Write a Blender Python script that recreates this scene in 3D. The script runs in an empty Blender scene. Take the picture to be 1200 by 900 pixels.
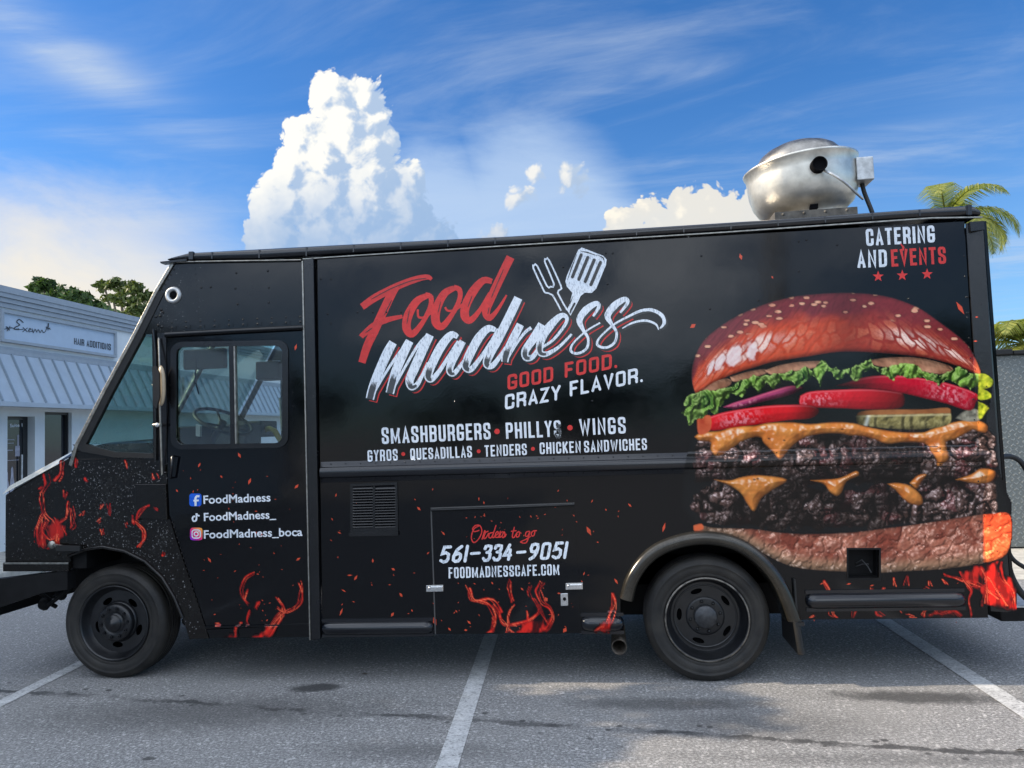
import bpy, bmesh, math, random
import numpy as np
from mathutils import Vector, Matrix, geometry, noise as mnoise

# ------------------------------------------------------------------ camera, sky, sun, exposure
F, CX, CY = 900.0, 600.0, 450.0            # focal length in photo pixels (1200 x 900)
YAW, PITCH, ROLL = [math.radians(a) for a in (6.85, 3.5, -2.1)]
CAM = Vector((0.0, -5.2247, 1.69))
SUN_EL, SUN_AZ = math.radians(29.0), math.radians(2.5)   # low sun from the truck's front, a hair towards the camera side
SUN_DIR = Vector((-math.cos(SUN_EL) * math.cos(SUN_AZ), -math.cos(SUN_EL) * math.sin(SUN_AZ), math.sin(SUN_EL)))

sc = bpy.context.scene
col = sc.collection
ROT = Matrix.Rotation(YAW, 3, 'Z') @ Matrix.Rotation(math.pi / 2 + PITCH, 3, 'X') @ Matrix.Rotation(ROLL, 3, 'Z')
cd = bpy.data.cameras.new('camera')
cd.sensor_fit = 'HORIZONTAL'; cd.sensor_width = 36.0; cd.lens = 36.0 * F / 1200.0
cd.clip_start = 0.05; cd.clip_end = 6000
cam = bpy.data.objects.new('camera', cd); col.objects.link(cam)
cam.matrix_world = Matrix.Translation(CAM) @ ROT.to_4x4()
sc.camera = cam

sc.view_settings.view_transform = 'Standard'; sc.view_settings.look = 'None'
sc.view_settings.gamma = 1.0; sc.view_settings.use_curve_mapping = False
sc.view_settings.exposure = 1.0

sd = bpy.data.lights.new('sun', 'SUN'); sd.energy = 3.4; sd.angle = math.radians(0.6); sd.color = (1.0, 0.83, 0.62)
sun = bpy.data.objects.new('sun', sd); col.objects.link(sun)
sun.rotation_euler = SUN_DIR.to_track_quat('Z', 'Y').to_euler()
sun.location = (0, 0, 30)

# ------------------------------------------------------------------ small node helpers
def lin(c):
    return tuple((v / 12.92 if v <= 0.04045 else ((v + 0.055) / 1.055) ** 2.4) for v in (x / 255.0 for x in c))

class NT:
    def __init__(s, tree): s.t = tree; s.n = tree.nodes; s.l = tree.links
    def add(s, typ, ins=None, **kw):
        n = s.n.new(typ)
        for k, v in kw.items(): setattr(n, k, v)
        for k, v in (ins or {}).items():
            sock = n.inputs[k]
            if isinstance(v, bpy.types.NodeSocket): s.l.new(v, sock)
            else: sock.default_value = v
        return n
    def math(s, op, a, b=0.0, c=0.0, clamp=False):
        n = s.n.new('ShaderNodeMath'); n.operation = op; n.use_clamp = clamp
        for i, v in enumerate((a, b, c)):
            if isinstance(v, bpy.types.NodeSocket): s.l.new(v, n.inputs[i])
            else: n.inputs[i].default_value = v
        return n.outputs[0]
    def vmath(s, op, a, b=(0, 0, 0), scale=None):
        n = s.n.new('ShaderNodeVectorMath'); n.operation = op
        for i, v in enumerate((a, b)):
            if isinstance(v, bpy.types.NodeSocket): s.l.new(v, n.inputs[i])
            else: n.inputs[i].default_value = v
        if scale is not None: n.inputs['Scale'].default_value = scale
        return n
    def mixc(s, f, a, b, blend='MIX'):
        n = s.n.new('ShaderNodeMix'); n.data_type = 'RGBA'; n.blend_type = blend
        for k, v in ((0, f), (6, a), (7, b)):
            if isinstance(v, bpy.types.NodeSocket): s.l.new(v, n.inputs[k])
            else: n.inputs[k].default_value = v if not isinstance(v, tuple) or len(v) == 4 else (*v, 1)
        return n.outputs[2]
    def ramp(s, f, stops, interp='LINEAR'):
        n = s.n.new('ShaderNodeValToRGB'); n.color_ramp.interpolation = interp
        el = n.color_ramp.elements
        while len(el) < len(stops): el.new(0.5)
        for e, (p, c) in zip(el, stops):
            e.position = p; e.color = (*c, 1) if isinstance(c, tuple) else (c, c, c, 1)
        s.l.new(f, n.inputs[0]); return n.outputs[0]
    def smooth(s, v, lo, hi):
        n = s.n.new('ShaderNodeMapRange'); n.interpolation_type = 'SMOOTHSTEP'
        s.l.new(v, n.inputs[0]); n.inputs[1].default_value = lo; n.inputs[2].default_value = hi
        return n.outputs[0]
    def noise(s, vec, scale, detail=4, rough=0.55, dist=0.0):
        n = s.add('ShaderNodeTexNoise', {'Scale': scale, 'Detail': detail, 'Roughness': rough, 'Distortion': dist})
        if vec is not None: s.l.new(vec, n.inputs['Vector'])
        return n.outputs[0]

def ray(px, py):
    return ROT @ Vector(((px - CX) / F, -(py - CY) / F, -1.0))

def px_dir(px, py):
    return ray(px, py).normalized()

# ------------------------------------------------------------------ sky
world = bpy.data.worlds.new('World'); sc.world = world; world.use_nodes = True
W = NT(world.node_tree); W.n.clear()
sky = W.add('ShaderNodeTexSky', sky_type='NISHITA', sun_disc=False)
sky.sun_elevation = SUN_EL
sky.sun_rotation = math.atan2(SUN_DIR.x, SUN_DIR.y)
sky.air_density = 1.0; sky.dust_density = 0.35; sky.ozone_density = 2.6
d = W.add('ShaderNodeTexCoord').outputs['Generated']
sep = W.add('ShaderNodeSeparateXYZ', {0: d})
zc = W.math('MAXIMUM', sep.outputs[2], 0.02)
# coordinates on a cloud layer overhead: the streaks converge towards the horizon as real cirrus does
plx = W.math('DIVIDE', sep.outputs[0], zc); ply = W.math('DIVIDE', sep.outputs[1], zc)
P = W.add('ShaderNodeCombineXYZ', {0: plx, 1: ply, 2: 0.0}).outputs[0]
hs = W.add('ShaderNodeHueSaturation', {'Saturation': 1.22, 'Value': 1.0, 'Color': sky.outputs[0]})
base = hs.outputs[0]
tint = W.mixc(1.0, base, (0.58, 0.81, 1.04, 1), 'MULTIPLY')
def cloud_pt(px, py):
    v = px_dir(px, py); return (v.x / v.z, v.y / v.z)
# wind-drawn cirrus: shared stretched noises keep the sky cheap
rotm = W.add('ShaderNodeMapping', {'Vector': P, 'Rotation': (0, 0, math.radians(-38)), 'Scale': (0.6, 1.8, 1.0)})
c1 = W.noise(rotm.outputs[0], 1.0, 8, 0.64, 1.5)
c2 = W.noise(P, 0.42, 3, 0.55, 0.3)
rot2 = W.add('ShaderNodeMapping', {'Vector': P, 'Location': (3.1, 7.7, 0), 'Rotation': (0, 0, math.radians(24)), 'Scale': (0.65, 1.25, 1.0)})
c3 = W.noise(rot2.outputs[0], 1.0, 8, 0.62, 1.6)
cir = W.math('ADD', W.math('MULTIPLY', W.math('MULTIPLY', W.smooth(c1, 0.47, 0.86), W.smooth(c2, 0.40, 0.72)), 0.50), W.math('MULTIPLY', W.smooth(c3, 0.42, 0.85), 0.34))
wob0 = W.math('SUBTRACT', c2, 0.5)
def streak(pa, pb, wid, amp, tex):
    """one long cirrus streak between two directions, drawn on the cloud layer"""
    a = Vector(cloud_pt(*pa)); b = Vector(cloud_pt(*pb)); t = (b - a); L = t.length; t.normalize(); n = Vector((-t.y, t.x))
    rel = W.vmath('SUBTRACT', P, (a.x, a.y, 0)).outputs[0]
    u = W.math('DIVIDE', W.vmath('DOT_PRODUCT', rel, (t.x, t.y, 0)).outputs['Value'], L)
    v = W.math('DIVIDE', W.math('ADD', W.vmath('DOT_PRODUCT', rel, (n.x, n.y, 0)).outputs['Value'], W.math('MULTIPLY', wob0, wid * 2.0)), wid)
    across = W.math('EXPONENT', W.math('MULTIPLY', W.math('MULTIPLY', v, v), -1.0))
    along = W.math('MULTIPLY', W.smooth(u, -0.15, 0.2), W.math('SUBTRACT', 1.0, W.smooth(u, 0.75, 1.2)))
    return W.math('MULTIPLY', W.math('MULTIPLY', across, along), W.math('MULTIPLY', W.smooth(tex, 0.25, 0.8), amp))
for s_ in (((-40, -20), (150, 110), 0.11, 0.60, c1), ((60, 60), (265, 185), 0.16, 0.36, c1), ((90, 205), (175, 270), 0.30, 0.45, c1),
           ((60, 145), (180, 185), 0.10, 0.25, c3), ((690, 120), (760, 30), 0.14, 0.30, c1), ((1000, 190), (1230, 110), 0.30, 0.30, c3),
           ((760, 70), (850, 90), 0.10, 0.28, c3), ((1150, 330), (1260, 260), 0.9, 0.40, c3)):
    cir = W.math('ADD', cir, streak(*s_))

# ---- cumulus in the sky ahead: gnomonic coordinates round due +Y, unions of puffs broken up by billowing noise
yq = W.math('MAXIMUM', sep.outputs[1], 0.05)
Q = W.add('ShaderNodeCombineXYZ', {0: W.math('DIVIDE', sep.outputs[0], yq), 1: W.math('DIVIDE', sep.outputs[2], yq), 2: 0.0}).outputs[0]
def qpt(px, py): v = px_dir(px, py); return Vector((v.x / v.y, v.z / v.y, 0))
TOWER = [(392, 110, 25), (425, 115, 26), (438, 140, 20), (405, 145, 38), (352, 160, 22), (425, 170, 34), (375, 185, 34), (335, 205, 26), (436, 205, 30), (380, 230, 44), (330, 245, 32), (425, 245, 44), (478, 215, 20), (470, 245, 32), (322, 285, 36), (380, 290, 50), (450, 290, 52), (500, 290, 36)]
BANK = [(735, 268, 22), (765, 255, 24), (800, 246, 26), (840, 242, 26), (880, 246, 28), (915, 258, 26), (770, 285, 40), (840, 280, 50), (900, 285, 40)]
PUFF = [(668, 211, 15), (678, 217, 12), (624, 198, 9), (607, 230, 11), (613, 223, 6), (595, 272, 16), (580, 280, 12), (660, 217, 9)]
def field(vec):
    warp = W.add('ShaderNodeTexNoise', {'Vector': vec, 'Scale': 14.0, 'Detail': 2, 'Roughness': 0.5}).outputs['Color']
    wv = W.vmath('ADD', vec, W.vmath('SCALE', W.vmath('SUBTRACT', warp, (0.5, 0.5, 0.5)).outputs[0], scale=0.045).outputs[0]).outputs[0]
    flat = W.vmath('MULTIPLY', wv, (1, 1, 0)).outputs[0]
    def union(puffs):
        e = None
        for px, py, r in puffs:
            c = qpt(px, py); rr = (qpt(px + r, py) - c).length
            v = W.math('SUBTRACT', 1.0, W.math('MULTIPLY', W.vmath('DISTANCE', flat, tuple(c)).outputs['Value'], 1.0 / rr))
            v = W.math('MULTIPLY', v, rr / 0.035) if rr < 0.035 else v
            e = v if e is None else W.math('SMOOTH_MAX', e, v, 0.18)
        return e
    vor = W.add('ShaderNodeTexVoronoi', {'Vector': flat, 'Scale': 38.0, 'Detail': 2.0, 'Roughness': 0.5, 'Lacunarity': 2.3}, voronoi_dimensions='2D', normalize=True).outputs['Distance']
    bil = W.math('MULTIPLY', W.math('SUBTRACT', 0.40, vor), 1.25)
    return [W.math('ADD', union(g), bil) for g in (TOWER, BANK, PUFF)]
f0 = field(Q)
f1 = field(W.vmath('ADD', Q, (-0.016, 0.010, 0)).outputs[0])
qs = W.add('ShaderNodeSeparateXYZ', {0: Q}); qz = qs.outputs[1]; qx = qs.outputs[0]
hz = W.math('ADD', qz, W.math('MULTIPLY', W.math('SUBTRACT', W.noise(Q, 9.0, 4, 0.6), 0.5), 0.22))
ahead = W.smooth(sep.outputs[1], 0.1, 0.3)
def zof(py, px=420): return qpt(px, py).y
SKYK = 0.085
cir = W.math('MINIMUM', W.math('ADD', cir, 0.0), 0.8)
cc = W.mixc(cir, tint, (3.6, 4.2, 5.0, 1))
# pale air towards the horizon
low = W.math('SUBTRACT', 1.0, W.smooth(sep.outputs[2], 0.0, 0.42))
cc = W.mixc(W.math('MULTIPLY', low, 0.30), cc, (2.4, 3.5, 5.0, 1))
# bright cream bank on the sun side, unseen clouds added behind the photographer for fill light
big = W.noise(W.add('ShaderNodeMapping', {'Vector': d, 'Scale': (1.0, 1.0, 2.2)}).outputs[0], 3.2, 7, 0.6, 0.4)
def lobe(vdir, lo, hi, nz): 
    return W.smooth(W.math('ADD', W.vmath('DOT_PRODUCT', d, tuple(Vector(vdir).normalized())).outputs['Value'], W.math('MULTIPLY', W.math('SUBTRACT', big, 0.5), nz)), lo, hi)
bank = W.math('MULTIPLY', lobe(px_dir(-170, 345), 0.905, 0.985, 0.14), W.math('SUBTRACT', 1.0, W.smooth(W.math('ADD', sep.outputs[2], W.math('MULTIPLY', W.math('SUBTRACT', big, 0.5), 0.30)), 0.17, 0.33)))
cc = W.mixc(bank, cc, (5.6, 5.2, 4.5, 1))
back = W.math('MULTIPLY', lobe((-0.1, -0.45, 0.88), 0.30, 0.72, 0.8), W.math('MULTIPLY', W.smooth(sep.outputs[2], 0.03, 0.16), W.math('SUBTRACT', 1.0, W.smooth(sep.outputs[1], 0.25, 0.60))))
back = W.math('MULTIPLY', back, W.math('ADD', 0.22, W.math('MULTIPLY', W.smooth(big, 0.42, 0.60), 0.70)))
cc = W.mixc(back, cc, (15.5, 16.8, 18.6, 1))
def cumulus(cc, i, lit, shade, haze, zlo, zhi, hmax, edge=0.10):
    m = W.math('MULTIPLY', W.smooth(f0[i], -0.02, edge), ahead)
    lt = W.math('SUBTRACT', f0[i], f1[i])
    l = W.smooth(W.math('ADD', W.math('MULTIPLY', lt, 1.0), W.math('MULTIPLY', W.math('ADD', qx, 0.30), -1.6)), -0.30, 0.34)
    c = W.mixc(l, shade, lit)
    hf = W.math('MULTIPLY', W.math('SUBTRACT', 1.0, W.smooth(hz, zlo, zhi)), hmax)
    c = W.mixc(hf, c, haze)
    return W.mixc(m, cc, c)
veil = W.math('MULTIPLY', W.math('MAXIMUM', lobe(px_dir(630, 262), 0.9895, 0.998, 0.014), lobe(px_dir(505, 275), 0.992, 0.998, 0.010)), 0.72)
cc = W.mixc(veil, cc, (3.3, 4.2, 5.5, 1))
cc = cumulus(cc, 0, (6.2, 6.1, 5.7, 1), (2.7, 3.5, 4.7, 1), (1.9, 2.9, 4.5, 1), zof(300), zof(165), 0.85, 0.16)
cc = cumulus(cc, 1, (6.2, 5.8, 5.0, 1), (4.9, 4.8, 4.5, 1), (4.2, 4.5, 4.8, 1), zof(300, 800), zof(225, 800), 0.4)
cc = cumulus(cc, 2, (5.7, 5.6, 5.3, 1), (3.0, 3.7, 4.7, 1), (1.9, 2.8, 4.3, 1), zof(275, 640), zof(195, 640), 0.6, 0.30)
bg = W.add('ShaderNodeBackground', {'Color': cc, 'Strength': SKYK})
W.add('ShaderNodeOutputWorld', {'Surface': bg.outputs[0]})
world.cycles.sampling_method = 'MANUAL'; world.cycles.sample_map_resolution = 512

# ------------------------------------------------------------------ pixel <-> world on real planes
def S(px, py, y=0.0):
    r = ray(px, py); return CAM + r * ((y - CAM.y) / r.y)
def G(px, py, z=0.0):
    r = ray(px, py); return CAM + r * ((z - CAM.z) / r.z)
def XP(px, py, x):
    r = ray(px, py); return CAM + r * ((x - CAM.x) / r.x)

# ------------------------------------------------------------------ object helpers
def tag(o, label, cat, group=None, kind=None):
    if label: o['label'] = label
    if cat: o['category'] = cat
    if group: o['group'] = group
    if kind: o['kind'] = kind
    return o
def thing(name, loc, label, cat, group=None):
    o = bpy.data.objects.new(name, None); col.objects.link(o); o.location = loc; o.empty_display_size = 0.2
    return tag(o, label, cat, group)

class MB:
    """collects geometry in world space and links it as one mesh object"""
    def __init__(s): s.v = []; s.f = []; s.sm = []; s.c = None
    def add(s, vs, fs, smooth=False):
        o = len(s.v); s.v.extend([tuple(v) for v in vs]); s.f.extend([tuple(i + o for i in f) for f in fs]); s.sm.extend([smooth] * len(fs)); return s
    def box(s, a, b):
        x0, y0, z0 = a; x1, y1, z1 = b
        return s.add([(x0, y0, z0), (x1, y0, z0), (x1, y1, z0), (x0, y1, z0), (x0, y0, z1), (x1, y0, z1), (x1, y1, z1), (x0, y1, z1)],
                     [(0, 3, 2, 1), (4, 5, 6, 7), (0, 1, 5, 4), (1, 2, 6, 5), (2, 3, 7, 6), (3, 0, 4, 7)])
    def tube(s, pts, r, n=10, caps=True, smooth=True):
        pts = [Vector(p) for p in pts]; rs = r if isinstance(r, (list, tuple)) else [r] * len(pts)
        vs = []; up = None
        for i, p in enumerate(pts):
            t = (pts[min(i + 1, len(pts) - 1)] - pts[max(i - 1, 0)]).normalized()
            if up is None: up = t.orthogonal().normalized()
            up = (up - t * up.dot(t)).normalized(); w = t.cross(up)
            for k in range(n):
                a = 2 * math.pi * k / n; vs.append(p + (up * math.cos(a) + w * math.sin(a)) * rs[i])
        fs = []
        for i in range(len(pts) - 1):
            for k in range(n):
                fs.append((i * n + k, i * n + (k + 1) % n, (i + 1) * n + (k + 1) % n, (i + 1) * n + k))
        s.add(vs, fs, smooth)
        if caps: s.add(vs[:n], [tuple(range(n))[::-1]]); s.add(vs[-n:], [tuple(range(n))])
        return s
    def lathe(s, prof, mat, n=48, closed=False, smooth=True):
        """profile (r, h) about the local Z axis of mat"""
        vs = []; fs = []; m = len(prof)
        for k in range(n):
            a = 2 * math.pi * k / n
            for r, h in prof: vs.append(mat @ Vector((r * math.cos(a), r * math.sin(a), h)))
        for k in range(n):
            for i in range(m - (0 if closed else 1)):
                j = (i + 1) % m; fs.append((k * m + i, ((k + 1) % n) * m + i, ((k + 1) % n) * m + j, k * m + j))
        return s.add(vs, fs, smooth)
    def prism(s, loops, f0, f1):
        """flat plate with holes: loops of 2-D points, f0/f1 map (x, y) to the two faces"""
        tri = geometry.tessellate_polygon([[Vector((p[0], p[1], 0)) for p in lp] for lp in loops])
        flat = [p for lp in loops for p in lp]; n = len(flat)
        vs = [f0(*p) for p in flat] + [f1(*p) for p in flat]
        fs = [tuple(t) for t in tri] + [tuple(i + n for i in t)[::-1] for t in tri]
        o = 0
        for lp in loops:
            m = len(lp)
            for i in range(m): j = (i + 1) % m; fs.append((o + i, o + j, n + o + j, n + o + i))
            o += m
        return s.add(vs, fs)
    def plate(s, loops, y0, y1):
        """plate cut out of the truck's side plane; loops in photo pixels, y0 outer face, y1 inner face"""
        if not isinstance(loops[0][0], (list, tuple)): loops = [loops]
        pts = [[tuple(S(*p)) for p in lp] for lp in loops]
        return s.prism([[(p[0], p[2]) for p in lp] for lp in pts], lambda a, b: (a, y0, b), lambda a, b: (a, y1, b))
    def dome(s, c, r, ax, h=0.5, n=6, m=2):
        """low rivet head or water drop"""
        ax = Vector(ax).normalized(); u = ax.orthogonal().normalized(); w = ax.cross(u); c = Vector(c); vs = []; fs = []
        for i in range(m):
            e = math.pi / 2 * i / m
            for k in range(n):
                a = 2 * math.pi * k / n; vs.append(c + (u * math.cos(a) + w * math.sin(a)) * r * math.cos(e) + ax * (r * h * math.sin(e)))
        vs.append(c + ax * (r * h)); t = len(vs) - 1
        for i in range(m - 1):
            for k in range(n): fs.append((i * n + k, i * n + (k + 1) % n, (i + 1) * n + (k + 1) % n, (i + 1) * n + k))
        for k in range(n): fs.append(((m - 1) * n + k, (m - 1) * n + (k + 1) % n, t))
        return s.add(vs, fs, True)
    def build(s, name, mat, parent=None, bevel=0.0, recalc=True, colors=None, label=None):
        me = bpy.data.meshes.new(name); me.from_pydata(s.v, [], s.f); me.update()
        for p, sm in zip(me.polygons, s.sm): p.use_smooth = sm
        if colors is not None:
            at = me.color_attributes.new('print', 'FLOAT_COLOR', 'POINT')
            arr = np.ones((len(s.v), 4), dtype=np.float32); arr[:, :3] = colors; at.data.foreach_set('color', arr.ravel())
        if recalc:
            bm = bmesh.new(); bm.from_mesh(me); bmesh.ops.recalc_face_normals(bm, faces=bm.faces); bm.to_mesh(me); bm.free()
        o = bpy.data.objects.new(name, me); col.objects.link(o)
        me.materials.append(mat)
        if bevel:
            b = o.modifiers.new('bevel', 'BEVEL'); b.width = bevel; b.segments = 2; b.limit_method = 'ANGLE'; b.angle_limit = math.radians(40)
        if parent:
            o.parent = parent; o.matrix_parent_inverse = world_inv(parent)
        if label: o['label'] = label
        return o
def world_of(o):
    m = Matrix.LocRotScale(o.location, o.rotation_euler, o.scale)
    return world_of(o.parent) @ o.matrix_parent_inverse @ m if o.parent else m
def world_inv(o): return world_of(o).inverted()

# ------------------------------------------------------------------ materials
def mat(name, color, rough=0.5, metal=0.0, spec=0.5, var=0.0, vscale=8.0, bump=0.0, bscale=40.0, coat=0.0, rvar=0.0, col2=None):
    m = bpy.data.materials.new(name); m.use_nodes = True; t = NT(m.node_tree); t.n.clear()
    b = t.add('ShaderNodeBsdfPrincipled', {'Roughness': rough, 'Metallic': metal, 'Specular IOR Level': spec, 'Coat Weight': coat, 'Coat Roughness': 0.08})
    oc = t.add('ShaderNodeTexCoord').outputs['Object']
    c = (*color, 1)
    if var or col2:
        n = t.noise(oc, vscale, 6, 0.6)
        lo = col2 or tuple(x * (1 - var) for x in color); hi = color if col2 else tuple(min(1, x * (1 + var)) for x in color)
        t.l.new(t.ramp(n, [(0.3, lo), (0.7, hi)]), b.inputs['Base Color'])
    else: b.inputs['Base Color'].default_value = c
    if rvar:
        n = t.noise(oc, vscale * 1.7, 5, 0.6)
        t.l.new(t.math('ADD', rough - rvar / 2, t.math('MULTIPLY', n, rvar)), b.inputs['Roughness'])
    if bump:
        n = t.noise(oc, bscale, 4, 0.6)
        bn = t.add('ShaderNodeBump', {'Strength': bump, 'Distance': 0.01, 'Height': n}); t.l.new(bn.outputs[0], b.inputs['Normal'])
    t.add('ShaderNodeOutputMaterial', {'Surface': b.outputs[0]}); m['bsdf'] = b.name
    return m
BASE = (0.0016, 0.0020, 0.0030)             # the wrap's own black
def wrap_mat(name, printed=False, rough=0.10, base=BASE, dirt=0.0, scratch=None):
    """black vinyl wrap; the printed variant takes its ink from the 'print' colour layer"""
    m = bpy.data.materials.new(name); m.use_nodes = True; t = NT(m.node_tree); t.n.clear()
    b = t.add('ShaderNodeBsdfPrincipled', {'Roughness': rough, 'Specular IOR Level': 0.36})
    oc = t.add('ShaderNodeTexCoord').outputs['Object']
    if printed: c = t.add('ShaderNodeAttribute', attribute_name='print').outputs['Color']
    else:
        c = t.mixc(t.math('MULTIPLY', t.smooth(t.noise(oc, 5.0, 8, 0.7), 0.55, 0.8), 0.35 + dirt), (*base, 1), (0.0065, 0.006, 0.006, 1))
    t.l.new(c, b.inputs['Base Color'])
    fine = t.noise(oc, 60.0, 3, 0.6); big = t.noise(oc, 1.6, 3, 0.5)
    t.l.new(t.math('ADD', rough - 0.05, t.math('MULTIPLY', t.smooth(t.noise(oc, 3.5, 6, 0.65), 0.3, 0.75), 0.08 + dirt * 0.3)), b.inputs['Roughness'])
    b1 = t.add('ShaderNodeBump', {'Strength': 0.22, 'Distance': 0.012, 'Height': big})
    b2 = t.add('ShaderNodeBump', {'Strength': 0.03, 'Distance': 0.004, 'Height': fine, 'Normal': b1.outputs[0]})
    t.l.new(b2.outputs[0], b.inputs['Normal'])
    t.add('ShaderNodeOutputMaterial', {'Surface': b.outputs[0]})
    return m
def glass_mat(name, tint, refl=1.0, rough=0.02):
    m = bpy.data.materials.new(name); m.use_nodes = True; t = NT(m.node_tree); t.n.clear()
    tr = t.add('ShaderNodeBsdfTransparent', {'Color': (*tint, 1)}); gl = t.add('ShaderNodeBsdfGlossy', {'Roughness': rough})
    f = t.add('ShaderNodeFresnel', {'IOR': 1.5}).outputs[0]
    mx = t.add('ShaderNodeMixShader', {0: t.math('MULTIPLY', f, refl, clamp=True), 1: tr.outputs[0], 2: gl.outputs[0]})
    t.add('ShaderNodeOutputMaterial', {'Surface': mx.outputs[0]}); return m

M = dict(
    wrap=wrap_mat('black_vinyl_wrap'), print=wrap_mat('printed_vinyl', True, 0.14), front=wrap_mat('dusty_front_wrap', False, 0.18, (0.0062, 0.0050, 0.0042), 0.5),
    trim=mat('black_painted_metal', (0.005, 0.0055, 0.007), 0.24, spec=0.5, var=0.3, rvar=0.2, bump=0.05),
    rail=mat('black_rail_paint', (0.005, 0.006, 0.009), 0.18, spec=0.6, rvar=0.15, vscale=14),
    worn=mat('worn_aluminium_edge', (0.30, 0.29, 0.26), 0.36, 0.9, var=0.35, vscale=30, bump=0.2, bscale=120, rvar=0.3),
    steel=mat('brushed_fan_aluminium', (0.60, 0.58, 0.52), 0.42, 0.85, var=0.28, vscale=6, bump=0.22, bscale=5, rvar=0.22),
    steel_dark=mat('sooty_aluminium', (0.24, 0.23, 0.215), 0.42, 1.0, var=0.5, vscale=9, bump=0.3, bscale=14, rvar=0.3),
    galv=mat('galvanised_box', (0.52, 0.53, 0.53), 0.5, 0.7, var=0.3, vscale=18),
    chrome=mat('chrome_latch', (0.75, 0.75, 0.74), 0.2, 1.0, var=0.15, vscale=60),
    dark=mat('dark_void', (0.004, 0.004, 0.005), 0.9, spec=0.1), under=mat('chassis_black', (0.005, 0.005, 0.0055), 0.7, spec=0.25, var=0.5, vscale=12),
    tyre=mat('tyre_rubber', (0.030, 0.027, 0.023), 0.58, spec=0.4, col2=(0.0075, 0.0075, 0.008), vscale=7, bump=0.12, bscale=80, rvar=0.25),
    rim=mat('black_rim_paint', (0.008, 0.0085, 0.010), 0.34, spec=0.5, var=0.4, vscale=16, rvar=0.25, bump=0.06),
    rim_worn_lit=mat('scuffed_sunlit_rim_edge', (0.32, 0.29, 0.25), 0.45, 0.7, col2=(0.02, 0.02, 0.02), vscale=14, bump=0.2),  # scuffs, with the base brightened for the sunlit tan of the rim
    flare=mat('fender_flare_paint', (0.034, 0.031, 0.025), 0.22, 0.45, spec=0.8, var=0.35, vscale=10, rvar=0.12),
    rubber=mat('black_rubber', (0.012, 0.012, 0.012), 0.55, spec=0.4, var=0.3),
    white=wrap_mat('white_vinyl', False, 0.3, (0.74, 0.77, 0.80)), red=wrap_mat('red_vinyl', False, 0.3, (0.62, 0.035, 0.030)),
    grey=mat('grey_ink', (0.05, 0.055, 0.06), 0.3), ink=mat('black_ink', BASE, 0.2, spec=0.6),
    glass=glass_mat('clear_window_glass', (0.82, 0.88, 0.88), 2.2), tealglass=glass_mat('green_windshield_glass', (0.74, 0.89, 0.85), 0.6),
    cabin=mat('cab_interior_grey', (0.03, 0.031, 0.033), 0.6, var=0.3), cream=mat('mirror_back', (0.42, 0.33, 0.22), 0.35, var=0.2),
    yellow=mat('yellow_grab_rail', (0.62, 0.46, 0.06), 0.4, var=0.2), plastic=mat('pale_plastic', (0.55, 0.57, 0.56), 0.4),
)
for k in ('white', 'red'):                          # brushed, slightly uneven ink instead of dust
    nt = NT(M[k].node_tree); bs = [n for n in nt.n if n.type == 'BSDF_PRINCIPLED'][0]
    oc = nt.add('ShaderNodeTexCoord').outputs['Object']
    a, b_ = ((0.74, 0.78, 0.82), (0.56, 0.60, 0.65)) if k == 'white' else ((0.66, 0.035, 0.030), (0.50, 0.03, 0.028))
    nt.l.new(nt.ramp(nt.noise(oc, 22, 6, 0.7), [(0.35, b_), (0.6, a)]), bs.inputs['Base Color'])

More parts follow.
